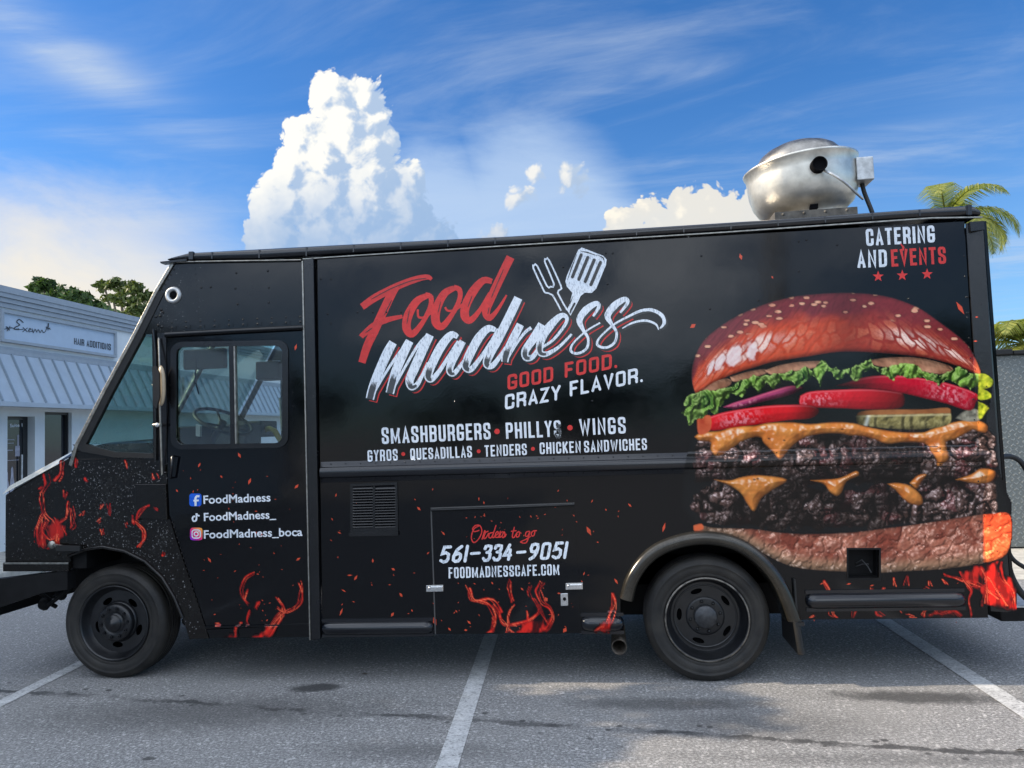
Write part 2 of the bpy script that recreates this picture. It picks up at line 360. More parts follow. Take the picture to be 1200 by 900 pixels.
# ================================================================== ground
def ground_mat():
    m = bpy.data.materials.new('weathered_asphalt'); m.use_nodes = True; t = NT(m.node_tree); t.n.clear()
    b = t.add('ShaderNodeBsdfPrincipled', {'Specular IOR Level': 0.4})
    oc = t.add('ShaderNodeTexCoord').outputs['Object']
    fine = t.math('ADD', t.math('MULTIPLY', t.noise(oc, 62, 5, 0.85), 0.8), t.math('MULTIPLY', t.noise(oc, 230, 2, 0.8), 0.2)); mid = t.noise(oc, 38, 5, 0.7); big = t.noise(oc, 0.9, 6, 0.6); stone = t.add('ShaderNodeTexVoronoi', {'Vector': oc, 'Scale': 75.0})
    c = t.ramp(fine, [(0.36, (0.040, 0.041, 0.043)), (0.5, (0.215, 0.213, 0.21)), (0.63, (0.54, 0.535, 0.525))])
    c = t.mixc(t.smooth(stone.outputs['Color'], 0.72, 0.95), c, (0.52, 0.51, 0.50, 1))
    c = t.mixc(t.math('MULTIPLY', t.smooth(mid, 0.42, 0.75), 0.40), c, (0.095, 0.095, 0.097, 1))
    c = t.mixc(t.math('MULTIPLY', t.smooth(big, 0.38, 0.70), 0.40), c, (0.25, 0.245, 0.235, 1))
    # old stains and the trail of water drips, fixed in place on the asphalt
    sx = t.add('ShaderNodeSeparateXYZ', {0: oc}); X_, Y_ = sx.outputs[0], sx.outputs[1]
    edge = t.math('MULTIPLY', t.math('SUBTRACT', t.noise(oc, 7.0, 9, 0.78), 0.5), 2.6)
    def spot(c0, rx, ry, ang=0.0, soft=0.35):
        a = t.math('SUBTRACT', X_, c0[0]); e = t.math('SUBTRACT', Y_, c0[1]); ca, sa = math.cos(ang), math.sin(ang)
        u = t.math('DIVIDE', t.math('ADD', t.math('MULTIPLY', a, ca), t.math('MULTIPLY', e, sa)), rx)
        v = t.math('DIVIDE', t.math('SUBTRACT', t.math('MULTIPLY', e, ca), t.math('MULTIPLY', a, sa)), ry)
        q = t.math('SQRT', t.math('ADD', t.math('MULTIPLY', u, u), t.math('MULTIPLY', v, v)))
        return t.math('SUBTRACT', 1.0, t.smooth(t.math('ADD', q, t.math('MULTIPLY', edge, 0.8)), 1.0 - soft, 1.0 + soft))
    g = lambda px, py: (G(px, py).x, G(px, py).y)
    oil = t.math('MULTIPLY', spot(g(371, 806), 0.17, 0.085, 0.15), 0.85)
    oil = t.math('MAXIMUM', oil, t.math('MULTIPLY', spot(g(174, 889), 0.035, 0.02), 0.8))
    damp = t.math('MULTIPLY', spot(g(1075, 817), 0.48, 0.10, -0.05, 0.5), 0.78)
    damp = t.math('MAXIMUM', damp, t.math('MULTIPLY', spot(g(790, 825), 0.55, 0.10, 0.0, 0.6), 0.55))
    damp = t.math('MAXIMUM', damp, t.math('MULTIPLY', spot(g(900, 850), 0.5, 0.22, 0.0, 0.8), 0.40))
    damp = t.math('MAXIMUM', damp, t.math('MULTIPLY', spot(g(250, 835), 1.0, 0.26, 0.12, 0.7), 0.52))
    damp = t.math('MAXIMUM', damp, t.math('MULTIPLY', spot(g(480, 880), 0.45, 0.10, 0.0, 0.8), 0.40))
    damp = t.math('MAXIMUM', damp, t.math('MULTIPLY', spot(g(1060, 890), 0.9, 0.07, 0.0, 0.6), 0.36))
    # the drip trail wanders along the truck
    p0, p1 = G(360, 832), G(1180, 884)
    tv = t.math('ADD', t.math('MULTIPLY', t.math('SUBTRACT', X_, p0.x), (p1.y - p0.y) / (p1.x - p0.x)), p0.y)
    wv = t.math('MULTIPLY', t.math('SUBTRACT', t.noise(oc, 2.2, 3, 0.5), 0.5), 0.16)
    dist = t.math('ABSOLUTE', t.math('SUBTRACT', t.math('ADD', Y_, wv), tv))
    nb = t.noise(oc, 11.0, 5, 0.7)
    trail = t.math('MULTIPLY', t.math('SUBTRACT', 1.0, t.smooth(t.math('ADD', dist, t.math('MULTIPLY', t.math('SUBTRACT', nb, 0.5), 0.16)), 0.012, 0.045)), 0.85)
    trail = t.math('MULTIPLY', trail, t.smooth(t.noise(oc, 1.6, 3, 0.5), 0.32, 0.55))
    drops = t.add('ShaderNodeTexVoronoi', {'Vector': oc, 'Scale': 6.5}); near = t.math('SUBTRACT', 1.0, t.smooth(dist, 0.1, 0.32))
    dr = t.math('MULTIPLY', t.math('MULTIPLY', t.math('SUBTRACT', 1.0, t.smooth(drops.outputs['Distance'], 0.09, 0.17)), near), 0.8)
    wet = t.math('MAXIMUM', t.math('MAXIMUM', oil, damp), t.math('MAXIMUM', trail, dr))
    c = t.mixc(wet, c, (0.030, 0.030, 0.031, 1))
    t.l.new(c, b.inputs['Base Color'])
    t.l.new(t.math('SUBTRACT', 0.82, t.math('MULTIPLY', wet, 0.16)), b.inputs['Roughness'])
    bp = t.add('ShaderNodeBump', {'Strength': 0.7, 'Distance': 0.006, 'Height': t.math('ADD', fine, t.math('MULTIPLY', mid, 0.8))})
    t.l.new(bp.outputs[0], b.inputs['Normal'])
    t.add('ShaderNodeOutputMaterial', {'Surface': b.outputs[0]}); return m
def paint_mat():
    m = bpy.data.materials.new('worn_line_paint'); m.use_nodes = True; t = NT(m.node_tree); t.n.clear()
    b = t.add('ShaderNodeBsdfPrincipled', {'Roughness': 0.75}); oc = t.add('ShaderNodeTexCoord').outputs['Object']
    n = t.math('ADD', t.math('MULTIPLY', t.noise(oc, 55, 5, 0.8), 0.75), t.math('MULTIPLY', t.noise(oc, 9, 6, 0.75), 0.42))
    c = t.ramp(n, [(0.46, (0.15, 0.15, 0.15)), (0.54, (0.40, 0.405, 0.405)), (0.70, (0.60, 0.605, 0.60))])
    t.l.new(c, b.inputs['Base Color'])
    t.l.new(t.add('ShaderNodeBump', {'Strength': 0.5, 'Distance': 0.005, 'Height': t.noise(oc, 140, 4, 0.7)}).outputs[0], b.inputs['Normal'])
    t.add('ShaderNodeOutputMaterial', {'Surface': b.outputs[0]}); return m
gm = ground_mat()
g = MB().add([(-700, -700, 0), (700, -700, 0), (700, 700, 0), (-700, 700, 0)], [(0, 1, 2, 3)]).build('ground', gm); g['kind'] = 'structure'
pm_ = paint_mat()
for i, (pa, pb, w) in enumerate((((0, 825), (91, 779.5), 0.105), ((523.5, 900), (575.5, 744.5), 0.115), ((1036, 727), (1200, 833.5), 0.125))):
    a, b = G(*pa), G(*pb); t = (b - a).normalized()
    if t.y < 0: t = -t
    n = Vector((t.y, -t.x, 0)) * w / 2; s0 = a - t * ((a.y + 3.2) / t.y); s1 = a + t * ((3.4 - a.y) / t.y); z = Vector((0, 0, 0.004))
    o = MB().add([s0 - n + z, s0 + n + z, s1 + n + z, s1 - n + z], [(0, 1, 2, 3)]).build('parking_line', pm_); o['kind'] = 'structure'
conc = mat('sunlit_concrete', (0.42, 0.40, 0.35), 0.85, var=0.25, vscale=9, bump=0.3, bscale=60)
o = MB().box((-9.3, -14, 0.0), (-7.7, 40, 0.14)).build('sidewalk', conc, bevel=0.02); o['kind'] = 'structure'
o = MB().add([(3.0, 3.2, 0.004), (30, 3.2, 0.004), (30, 30, 0.004), (3.0, 30, 0.004)], [(0, 1, 2, 3)]).build('pavement', conc); o['kind'] = 'structure'

# ================================================================== the food truck
truck = thing('food_truck', (-1.0, 1.1, 0), 'black step van food truck wrapped with a huge burger, flames and white and red lettering', 'food truck')
WID = 2.2
random.seed(4)
def line(pts):
    """piecewise linear y(x) in photo pixels"""
    xs = [p[0] for p in pts]; ys = [p[1] for p in pts]
    return lambda x: float(np.interp(x, xs, ys))
rail_y = lambda x: 540.3 - 0.0255 * (x - 420)
post_l = lambda y: 1131 + (y - 260) * 0.0640          # left edge of the rear corner post
ARCH = [(727, 744), (727, 700), (734, 676), (749, 653), (769, 637), (795, 627), (822, 623), (850, 626), (876, 636), (900, 655), (918, 678), (930, 703), (938, 727)]
HOLE = [(994, 644), (1030, 644), (1030, 677), (994, 677)]

# --- side panel of the box body
side = MB()
outl = [(372, 304), (600, 291), (900, 273), (1130, 259.5), (1158, 724), (945, 726)] + ARCH[::-1] + [(690, 742), (510, 743), (378, 747)]
side.plate([outl, HOLE], 0.0, 0.03)
for x0, x1, ya, yb in ((806, 812, 277, 540), (1047, 1051, 263, 535), (598, 601, 291, 538)):            # overlapping sheet seams
    side.plate([(x0, ya), (x0 + 1.6, ya), (x1 + 1.6, yb), (x1, yb)], -0.0004, 0.0)
def rivet(mb, px, py, r=0.006, off=0.0, h=0.6): mb.dome(S(px, py) + Vector((0, -off, 0)), r, (0, -1, 0), h)
for k in range(44):
    x = 388 + k * 17.4; rivet(side, x, rail_y(x) + 2.6, 0.0045, 0.004); rivet(side, x, rail_y(x) + 21.0, 0.0045, 0.003)
for x, y in ((376, 327), (388, 327), (384, 368), (388, 379), (419, 366), (437, 366), (453, 366), (470, 366), (710, 297), (718, 297), (712, 333), (660, 313), (936, 283), (945, 281), (936, 318),
             (832, 362), (889, 352), (1134, 348), (1135, 367), (583, 289), (694, 470), (533, 470), (822, 300), (1065, 350), (981, 287)):
    rivet(side, x, y, 0.008, 0.0)
side_o = side.build('side_panel', M['wrap'], truck)

# --- rub rails over the side (two flanges and a half-round bead), and its profile for the print that runs over it
def rail_bulge(t):
    if 0 <= t < 6: return 0.004
    if 6 <= t < 19: return 0.004 + 0.022 * math.sqrt(max(0.0, 1 - ((t - 12.5) / 6.5) ** 2))
    if 19 <= t <= 24: return 0.003
    return 0.0
def post_bulge(px, py):
    t = px - post_l(py)
    return 0.006 + 0.0018 * t if t > 0 else 0.0
def side_off(px, py):
    b = rail_bulge(py - rail_y(px)) if px > 374 else 0.0
    return max(b, post_bulge(px, py))
ts = [-0.3, 0, 5.9, 6.2, 7, 8.2, 10, 12.5, 15, 16.8, 18, 18.8, 19.2, 24, 24.3]
rail = MB(); xs = [376] + list(range(420, 1160, 40)) + [1150]
vs = []
for x in xs:
    for i, t in enumerate(ts): p = S(x, rail_y(x) + t); vs.append((p.x, -rail_bulge(t) if 0 < i < len(ts) - 1 else 0.0, p.z))
n = len(ts)
rail.add(vs, [(i * n + j, i * n + j + 1, (i + 1) * n + j + 1, (i + 1) * n + j) for i in range(len(xs) - 1) for j in range(n - 1)], True)
rail.build('rub_rail', M['rail'], truck)

# --- rear corner post, rear wall, shell
post = MB(); ys = list(range(262, 716, 20)) + [716]; vs = []
for y in ys:
    l = post_l(y); rr = l + 17.5; e = 1151.5 + (y - 262) * 0.0745
    for px, off in ((l, 0.0), (l + 0.5, 0.006), (rr, 0.006 + 0.0018 * 17), (rr + 1.5, 0.015), (e, 0.004), (e, -0.06)):
        p = S(px, y); vs.append((p.x, -off, p.z))
post.add(vs, [(i * 6 + j, i * 6 + j + 1, (i + 1) * 6 + j + 1, (i + 1) * 6 + j) for i in range(len(ys) - 1) for j in range(5)])
for y in range(300, 700, 24): rivet(post, post_l(y) - 4, y, 0.006); rivet(post, post_l(y) + 11, y + 9, 0.004, 0.026)
post.plate([(1133, 262), (1149, 261), (1150, 271), (1134, 273)], -0.045, 0.0)
post.build('corner_post', M['trim'], truck)
XB, XR = S(370, 500).x, S(1176, 500).x - 0.03        # front and rear end of the box
XA0, XA1 = S(727, 700).x, S(938, 700).x
sh = MB()
sh.box((XB + 0.03, 0.031, 1.03), (XR, WID, 2.90)); sh.box((XB + 0.03, 0.20, 0.72), (XA0, WID, 1.029)); sh.box((XA1, 0.20, 0.72), (XR, WID, 1.029))
sh.box((XA0 - 0.05, 0.9, 0.72), (XA1 + 0.05, 1.3, 1.028))
sh.build('box_shell', M['under'], truck)
fs_ = MB().box((XB, WID + 0.001, 0.42), (XA0, WID + 0.03, 2.94)); fs_.box((XA1, WID + 0.001, 0.42), (XR, WID + 0.03, 2.94)); fs_.box((XA0, WID + 0.001, 1.0), (XA1, WID + 0.03, 2.94))
fs_.build('far_side_panel', M['wrap'], truck)
rw = MB().box((XR + 0.001, 0.0, 0.45), (XR + 0.02, WID, 2.93)); rw.build('rear_wall', M['wrap'], truck)
rd = MB().box((XR + 0.021, 0.45, 0.75), (XR + 0.045, 1.75, 2.75)).build('rear_door', M['wrap'], truck, bevel=0.006)
MB().tube([(XR + 0.045, 1.0, 1.5), (XR + 0.09, 1.0, 1.5), (XR + 0.09, 1.0, 1.7), (XR + 0.045, 1.0, 1.7)], 0.01).build('handle', M['chrome'], rd)
# square port and its dark recess
po = MB(); q = [S(*p) for p in HOLE]
po.box((q[0].x, 0.10, q[2].z), (q[1].x, 0.12, q[0].z))
po.plate([[(992, 642), (1032, 642), (1032, 680), (992, 680)], HOLE], -0.006, -0.0005)
po.plate([[(993.5, 643.5), (1030.5, 643.5), (1030.5, 677.5), (993.5, 677.5)], [(994.2, 644.2), (1029.8, 644.2), (1029.8, 676.8), (994.2, 676.8)]], 0.031, 0.115)
po_o = po.build('power_inlet', M['under'], truck)
MB().tube([S(1003, 660, 0.09), S(1010, 656, 0.05), S(1017, 664, 0.04), S(1021, 671, 0.03)], 0.004).tube([S(1003, 664, 0.09), S(1010, 661, 0.06), S(1018, 661, 0.05)], 0.004).build('wire', M['cabin'], po_o)

# --- roof with its rolled edge
lo_l = line([(197, 305.5), (353, 303), (370, 299.5), (600, 286.5), (840, 271.5), (1090, 254), (1147, 253)])
up_l = line([(197, 305), (207, 301), (222, 296.5), (400, 287), (600, 277), (900, 258), (1130, 241.5), (1140, 242), (1147, 247)])
roof = MB(); vs = []; xs = [199, 207, 215, 222, 228, 300, 400, 500, 600, 750, 900, 1050, 1130, 1140, 1147]; m = 0
for x in xs:
    a, b = S(x, lo_l(x)), S(x, up_l(x)); h = max(0.01, b.z - a.z)
    sec = [(0.03, a.z), (-0.016, a.z), (-0.028, a.z + h * 0.25), (-0.028, a.z + h * 0.6), (-0.02, a.z + h * 0.85), (0.0, a.z + h), (0.06, a.z + h + 0.012), (0.4, a.z + h + 0.03), (1.1, a.z + h + 0.04)]
    sec += [(WID + 0.03 - (y - 0.0), z) for y, z in sec[::-1][1:]]; m = len(sec)
    vs += [(a.x, y, z) for y, z in sec]
nf = len(xs)
roof.add(vs, [(i * m + j, i * m + j + 1, (i + 1) * m + j + 1, (i + 1) * m + j) for i in range(nf - 1) for j in range(m - 1)], True)
roof.add(vs[:m], [tuple(range(m))]); roof.add(vs[-m:], [tuple(range(m))])
for x in list(range(250, 1140, 55)): roof.plate([(x, lo_l(x) - 0.5), (x + 1.5, lo_l(x) - 0.5), (x + 1.5, up_l(x) + 1.5), (x, up_l(x) + 1.5)], -0.0305, -0.02)
for x in (224, 1131): roof.plate([(x, lo_l(x)), (x + 5, lo_l(x + 5)), (x + 5, up_l(x + 5) - 0.3), (x, up_l(x) - 0.3)], -0.035, -0.01)
roof_o = roof.build('roof', M['rail'], truck)
tr = MB(); tr.tube([S(x, lo_l(x) + 1.6, -0.024) for x in (196, 260, 353)], 0.006, 6)
tr.plate([(356, 303.5), (600, 287.6), (840, 272.8), (1090, 255.5), (1150, 254.5), (1150, 256.0), (1090, 257.0), (840, 274.1), (600, 288.8), (356, 304.6)], -0.02, 0.0)
tr.build('drip_edge', M['worn'], roof_o)
MB().plate([(191, 308.0), (222, 304.5), (222, 307), (192, 310)], -0.04, 0.02).build('visor_lip', M['trim'], roof_o)

# --- pillar between cab and box
pi_ = MB().plate([(357, 306), (369, 303), (377, 748), (366, 749)], -0.028, 0.03); pi_o = pi_.build('door_pillar', M['trim'], truck, bevel=0.004)
MB().plate([(355.4, 307), (356.9, 306.5), (365.8, 749), (364.4, 749)], -0.030, 0.01).build('edge_strip', M['worn'], pi_o)

# --- cab upper panel with rows of rivets
cab = MB().plate([(206, 308), (355, 306), (357, 386), (192, 391), (161, 392)], 0.0, 0.03)
for k in range(10):
    x = 201.5 + k * 16.7; y = 378 - k * 0.75
    rivet(cab, x, y, 0.008); rivet(cab, x + 0.5, y + 6, 0.011, 0, 0.8); 
    cab.plate([(x - 4, y + 4.2), (x + 5, y + 4), (x + 5, y + 8), (x - 4, y + 8.2)], -0.004, -0.0002)
for x, y in ((236, 337), (247, 336.5), (277, 320), (314, 317.5), (276, 338), (315, 337), (278.5, 356.5), (315, 354.5)): rivet(cab, x, y, 0.009, 0, 0.8)
for k in range(13): rivet(cab, 204 - k * 3.4, 316 + k * 5.8, 0.008)
for k in range(9): rivet(cab, 229 + k * 0.5, 315 + k * 6.6, 0.004)
for x, y in ((189, 363), (191, 366), (188, 370), (183, 371), (186, 381), (190, 383)): rivet(cab, x, y, 0.012, 0, 0.9)
cab_mat = wrap_mat('cab_panel_wrap', False, 0.12, (0.010, 0.0105, 0.011))
cab_o = cab.build('cab_panel', cab_mat, truck)
cm = Matrix.Translation(S(203.5, 346, 0)) @ Matrix.Rotation(math.pi / 2, 4, 'X')
cam_o = MB().lathe([(0.062, -0.005), (0.062, 0.006), (0.055, 0.018), (0.040, 0.022), (0.034, 0.010), (0.030, 0.004)], cm, 32).build('side_camera', M['galv'], truck)
MB().lathe([(0.0, 0.012), (0.020, 0.010), (0.031, 0.002)], cm, 24).build('lens', M['dark'], cam_o)

# --- A pillar edge, quarter window
apx = [(206, 305), (185, 340), (160, 390), (124, 457), (91, 522), (84, 546)]
ap = MB()
off = lambda d: [(x + d, y + d * 0.5) for x, y in apx]
ap.plate(off(-2.4) + off(1.2)[::-1], -0.012, 0.03); ap_o = ap.build('windshield_pillar', M['worn'], truck, bevel=0.004)
ap2 = MB().plate(off(1.21)[1:5] + off(7.5)[1:5][::-1], -0.006, 0.03); ap2.build('window_seal', M['rubber'], ap_o)
qg = MB().plate([(163, 394), (179, 395), (179, 531), (135, 530), (100, 521)], 0.010, 0.014); qg.build('quarter_window', glass_mat('quarter_glass', (0.90, 0.98, 0.95), 0.8), truck)
vp = MB().plate([(178.5, 391), (195, 390), (196, 545), (180, 538)], -0.004, 0.03)
for k in range(16): rivet(vp, 187 + k * 0.15, 398 + k * 9, 0.006, 0.004)
vp.tube([S(179.5, 386, -0.02), S(182, 412, -0.02), S(182, 540, -0.02)], 0.009, 8)
vp.build('door_post', M['trim'], truck)
wm = MB().plate([(86, 521), (100, 520), (135, 529.5), (181, 531.5), (181, 537), (135, 536), (96, 529)], -0.010, 0.03); wm.build('window_sill', M['rubber'], truck)

# --- door
def rrect(x0, y0, x1, y1, r, dy=0.0, n=6):
    o = []
    for cx, cy, a0 in ((x1 - r, y0 + r, -90), (x1 - r, y1 - r, 0), (x0 + r, y1 - r, 90), (x0 + r, y0 + r, 180)):
        for k in range(n + 1):
            a = math.radians(a0 + 90 * k / n); x = cx + r * math.cos(a); o.append((x, cy + r * math.sin(a) + dy * (x - x0) / (x1 - x0)))
    return o
WG = rrect(206, 405.5, 333, 522.5, 9, -2.0); WO = rrect(201, 401, 338.5, 527, 13, -2.5)
door = MB().plate([[(196, 390), (356, 386), (365, 731), (243, 737), (199, 603), (197, 560)], WG], -0.004, 0.035)
door.tube([S(194, 392.5, -0.02), S(275, 388, -0.024), S(356, 384, -0.02)], 0.019, 8)
door.plate([(243, 737.4), (365, 732), (365.5, 746), (247, 747)], -0.012, 0.03)
door.plate([(241, 733.5), (365, 730.5), (365, 732.5), (242, 736)], -0.016, 0.0)
for k in range(11): rivet(door, 209 + k * 12.4, 399.5 - k * 0.25, 0.005, 0.004)
for k in range(8): rivet(door, 342 + k * 0.35, 412 + k * 16, 0.005, 0.004)
door_o = door.build('door', M['wrap'], truck)
wf = MB().plate([WO, rrect(207.5, 407, 331.5, 521, 8.5, -2.0)], -0.014, 0.0)
wf.plate([(269, 405), (274, 405), (276, 522), (271, 522)], -0.012, 0.025)
for k in range(9): rivet(wf, 213 + k * 14, 403.4 - k * 0.25, 0.004, 0.014); rivet(wf, 213 + k * 14, 524.8 - k * 0.25, 0.004, 0.014)
wf.build('window_frame', M['trim'], door_o)
MB().plate([(274.3, 405), (276.0, 405), (278.0, 522), (276.3, 522)], -0.010, 0.02).build('window_channel', M['worn'], door_o)
MB().plate([WG], 0.010, 0.014).build('window_glass', M['glass'], door_o)
MB().tube([S(200, 560, 0), S(200, 560, -0.04), S(202, 536, -0.05), S(203, 534, 0)], 0.009, 8).build('handle', M['trim'], door_o)

# --- mirror on its bracket
mi = MB().tube([S(186, 396, -0.02), S(187, 425, -0.05), S(187.5, 480, -0.06), S(190, 556, -0.02)], 0.007, 8)
mi.tube([S(180, 451.5, -0.02), S(188, 451, -0.07)], 0.012, 8); mi.tube([S(180, 498, -0.02), S(188, 498, -0.06)], 0.012, 8)
mi_o = mi.build('mirror_bracket', M['worn'], truck)
c = S(189, 452, -0.08); hd = MB(); hd.lathe([(0.0, 0.016), (0.6, 0.015), (0.92, 0.010), (1.0, 0.0), (0.92, -0.010), (0.0, -0.012)],
    Matrix.Translation(c) @ Matrix.Rotation(math.radians(-22), 4, 'Z') @ Matrix.Rotation(math.pi / 2, 4, 'X') @ Matrix.Diagonal((0.040, 0.145, 1, 1)), 32); hd.build('mirror_head', M['cream'], mi_o)
MB().plate([(190, 432), (194, 430), (198, 439), (198.5, 466), (195, 479), (191, 475)], -0.125, -0.11).build('mirror_shell', M['rubber'], mi_o)
for y in (451.5, 498): mi_o2 = MB().dome(S(184, y, -0.075), 0.016, (0, -1, 0), 0.5, 10).build('bracket_bolt', M['galv'], mi_o)

# --- front fender with its wheel arch and the slanted edge behind it
fend = MB()
FARCH = [(222, 749), (214, 724), (204, 700), (190, 677), (170, 658), (146, 646), (120, 641), (100, 644), (80, 652)]
fend.plate([[(84, 528), (96, 528), (135, 536), (181, 537.5), (194, 541), (196, 565), (198, 604), (244, 748)] + FARCH], 0.0, 0.03)
fend.tube([S(*p, -0.004) for p in FARCH[1:]], 0.012, 8)
fend.tube([S(92, 538.5, -0.002), S(125, 538, -0.002)], 0.004, 6)
fend.plate([(199, 604), (206, 628), (246, 748), (240, 748)], -0.012, 0.0)
for k in range(22): rivet(fend, 203 + k * 1.85, 612 + k * 6.0, 0.006, 0.010)
fend_o = fend.build('front_fender', M['front'], truck)
sb = MB().plate([(160, 567), (196, 567), (198, 609), (161, 607)], -0.022, 0.0); sb.build('fender_box', M['front'], truck, bevel=0.004)

# --- hood, grille end, latch
hd = MB(); hx = lambda p, y: S(*p, y)
pr = [(80, 536), (3, 578), (2.5, 668), (79, 668)]
loops = []
for yy, dz, dx in ((0.03, 0.0, 0.0), (0.033, 0.012, 0.0), (0.06, 0.040, 0.012), (0.12, 0.062, 0.02), (0.5, 0.10, 0.01), (1.1, 0.12, -0.02), (1.7, 0.10, 0.01), (2.08, 0.062, 0.02), (2.14, 0.040, 0.012), (2.17, 0.0, 0.0)):
    a, b, c2, d2 = [S(*p) for p in pr]
    loops.append([(a.x, yy, a.z + dz), (b.x + dx + 0.05, yy, b.z + dz), (b.x + dx, yy, b.z + dz * 0.4 - 0.02), (c2.x, yy, c2.z), (d2.x, yy, d2.z)])
vs = [p for l in loops for p in l]
hd.add(vs, [(i * 5 + j, i * 5 + (j + 1) % 5, (i + 1) * 5 + (j + 1) % 5, (i + 1) * 5 + j) for i in range(len(loops) - 1) for j in range(5)])
hd.add(loops[0], [(0, 1, 2, 3, 4)]); hd.add(loops[-1], [(4, 3, 2, 1, 0)])
hd.plate([(2, 660), (79, 660), (79, 670), (2, 670)], 0.012, 0.03)
hd.dome(S(69, 649.5, 0.03), 0.014, (0, -1, 0), 0.7, 10)
hood_o = hd.build('hood', M['front'], truck)
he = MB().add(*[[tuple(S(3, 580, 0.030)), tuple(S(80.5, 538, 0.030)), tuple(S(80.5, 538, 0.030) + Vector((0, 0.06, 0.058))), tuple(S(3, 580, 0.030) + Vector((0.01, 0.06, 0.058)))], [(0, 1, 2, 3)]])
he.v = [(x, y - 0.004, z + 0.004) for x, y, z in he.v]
he.build('hood_glint_strip', mat('painted_sun_glint', (0.62, 0.59, 0.50), 0.2, 0.25, spec=0.9, var=0.2, vscale=25), hood_o)  # cream colour stands for the sun glint along the black hood's edge
MB().plate([(3, 659.2), (79, 659.2), (79, 661.4), (3, 661.4)], 0.008, 0.012).build('lower_trim', M['worn'], hood_o)
lt = MB().plate([(70, 638), (98, 639), (98, 645), (70, 644.5)], -0.045, -0.02); lt.plate([(76, 640), (84, 640), (84, 643), (76, 643)], -0.02, 0.03)
lt_o = lt.build('hood_latch', M['rubber'], truck, bevel=0.004); MB().dome(S(60.5, 638.5, 0.01), 0.03, (0, -1, 0), 0.7, 12).tube([S(60, 638.5, 0.02), S(72, 640.5, -0.03)], 0.014).build('latch_head', M['worn'], lt_o)
XF = S(3, 600).x
gr = MB().box((XF - 0.02, 0.45, 0.92), (XF - 0.002, 1.75, 1.30))
for k in range(6): gr.box((XF - 0.035, 0.45, 0.95 + k * 0.055), (XF - 0.021, 1.75, 0.975 + k * 0.055))
gr.build('grille', M['trim'], truck)
for yy in (0.25, 1.95):
    lm = Matrix.Translation((XF - 0.002, yy, 1.1)) @ Matrix.Rotation(-math.pi / 2, 4, 'Y'); MB().lathe([(0.10, 0.0), (0.10, 0.03), (0.085, 0.04), (0.05, 0.055), (0.0, 0.06)], lm, 24).build('headlight', M['plastic'], truck)
# bumper, frame horn, sway links
bu = MB().add([tuple(p) for p in (S(-30, 682, 0.02), S(79, 669, 0.02), S(79, 691, 0.02), S(48, 695, 0.02), S(-30, 722, 0.02))] + [tuple(p + Vector((0, 0.09, 0))) for p in (S(-30, 682, 0.02), S(79, 669, 0.02), S(79, 691, 0.02), S(48, 695, 0.02), S(-30, 722, 0.02))],
    [(0, 1, 2, 3, 4), (9, 8, 7, 6, 5), (0, 5, 6, 1), (1, 6, 7, 2), (2, 7, 8, 3), (3, 8, 9, 4), (4, 9, 5, 0)])
xb = S(-14, 700).x; bu.box((xb - 0.05, -0.03, 0.46), (xb + 0.03, WID + 0.03, 0.66)); bu.build('bumper', M['under'], truck)
ln = MB()
for a, b, y in (((46, 694), (62, 706), 0.3), ((48, 702), (66, 711), 0.3), ((56, 710), (84, 688), 0.25), ((64, 700), (78, 690), 0.3)): ln.tube([S(*a, y), S(*b, y)], 0.016, 8)
ln.dome(S(52, 708, 0.28), 0.05, (0, -1, 0), 0.8, 10); ln.dome(S(72, 696, 0.28), 0.05, (0, -1, 0), 0.8, 10); ln.build('steering_link', M['under'], truck)
ch = MB().box((XF + 0.1, 0.62, 0.52), (2.3, 0.74, 0.74)); ch.box((XF + 0.1, 1.46, 0.52), (2.3, 1.58, 0.74)); ch.tube([(-3.53, 0.2, 0.40), (-3.53, 2.0, 0.40)], 0.05); ch.tube([(0.6, 0.2, 0.40), (0.6, 2.0, 0.40)], 0.08)
ch.box((-4.0, 0.55, 0.6), (-3.1, 1.65, 1.0)); ch.box((S(80, 600).x - 0.25, 0.06, 0.80), (S(80, 600).x + 0.1, 0.5, 1.25)); ch.box((-4.05, 0.46, 0.74), (-3.02, 2.15, 1.0)); ch.box((-3.05, 0.25, 0.5), (-2.9, 2.1, 1.0))
ch.tube([S(216, 729, 0.3), S(232, 719, 0.3)], 0.03, 8)
ch.build('chassis', M['under'], truck)

# --- cab interior and far side
cab_in = MB()
PX = lambda px, py: (S(px, py).x, S(px, py).z)
def far_plate(mb, loops): mb.prism([[PX(*p) for p in lp] for lp in loops], lambda a, b: (a, WID, b), lambda a, b: (a, WID + 0.03, b))
fc = MB(); far_plate(fc, [[(206, 305), (369, 303), (369, 392), (205, 392), (161, 392)]]); far_plate(fc, [[(180, 392), (206, 392), (206, 530), (180, 530)]])
far_plate(fc, [[(338, 392), (369, 392), (369, 527), (338, 527)]]); far_plate(fc, [[(84, 527.5), (369, 527.5), (376, 745), (245, 745), (213, 725), (190, 677), (145, 645), (82, 652)]])
far_plate(fc, [[(206, 305), (160, 391.5), (167, 391.5), (212, 308)], ]); far_plate(fc, [[(160, 392), (91, 527), (99, 527), (167, 392)]])
fc.build('far_cab_side', M['cabin'], truck)
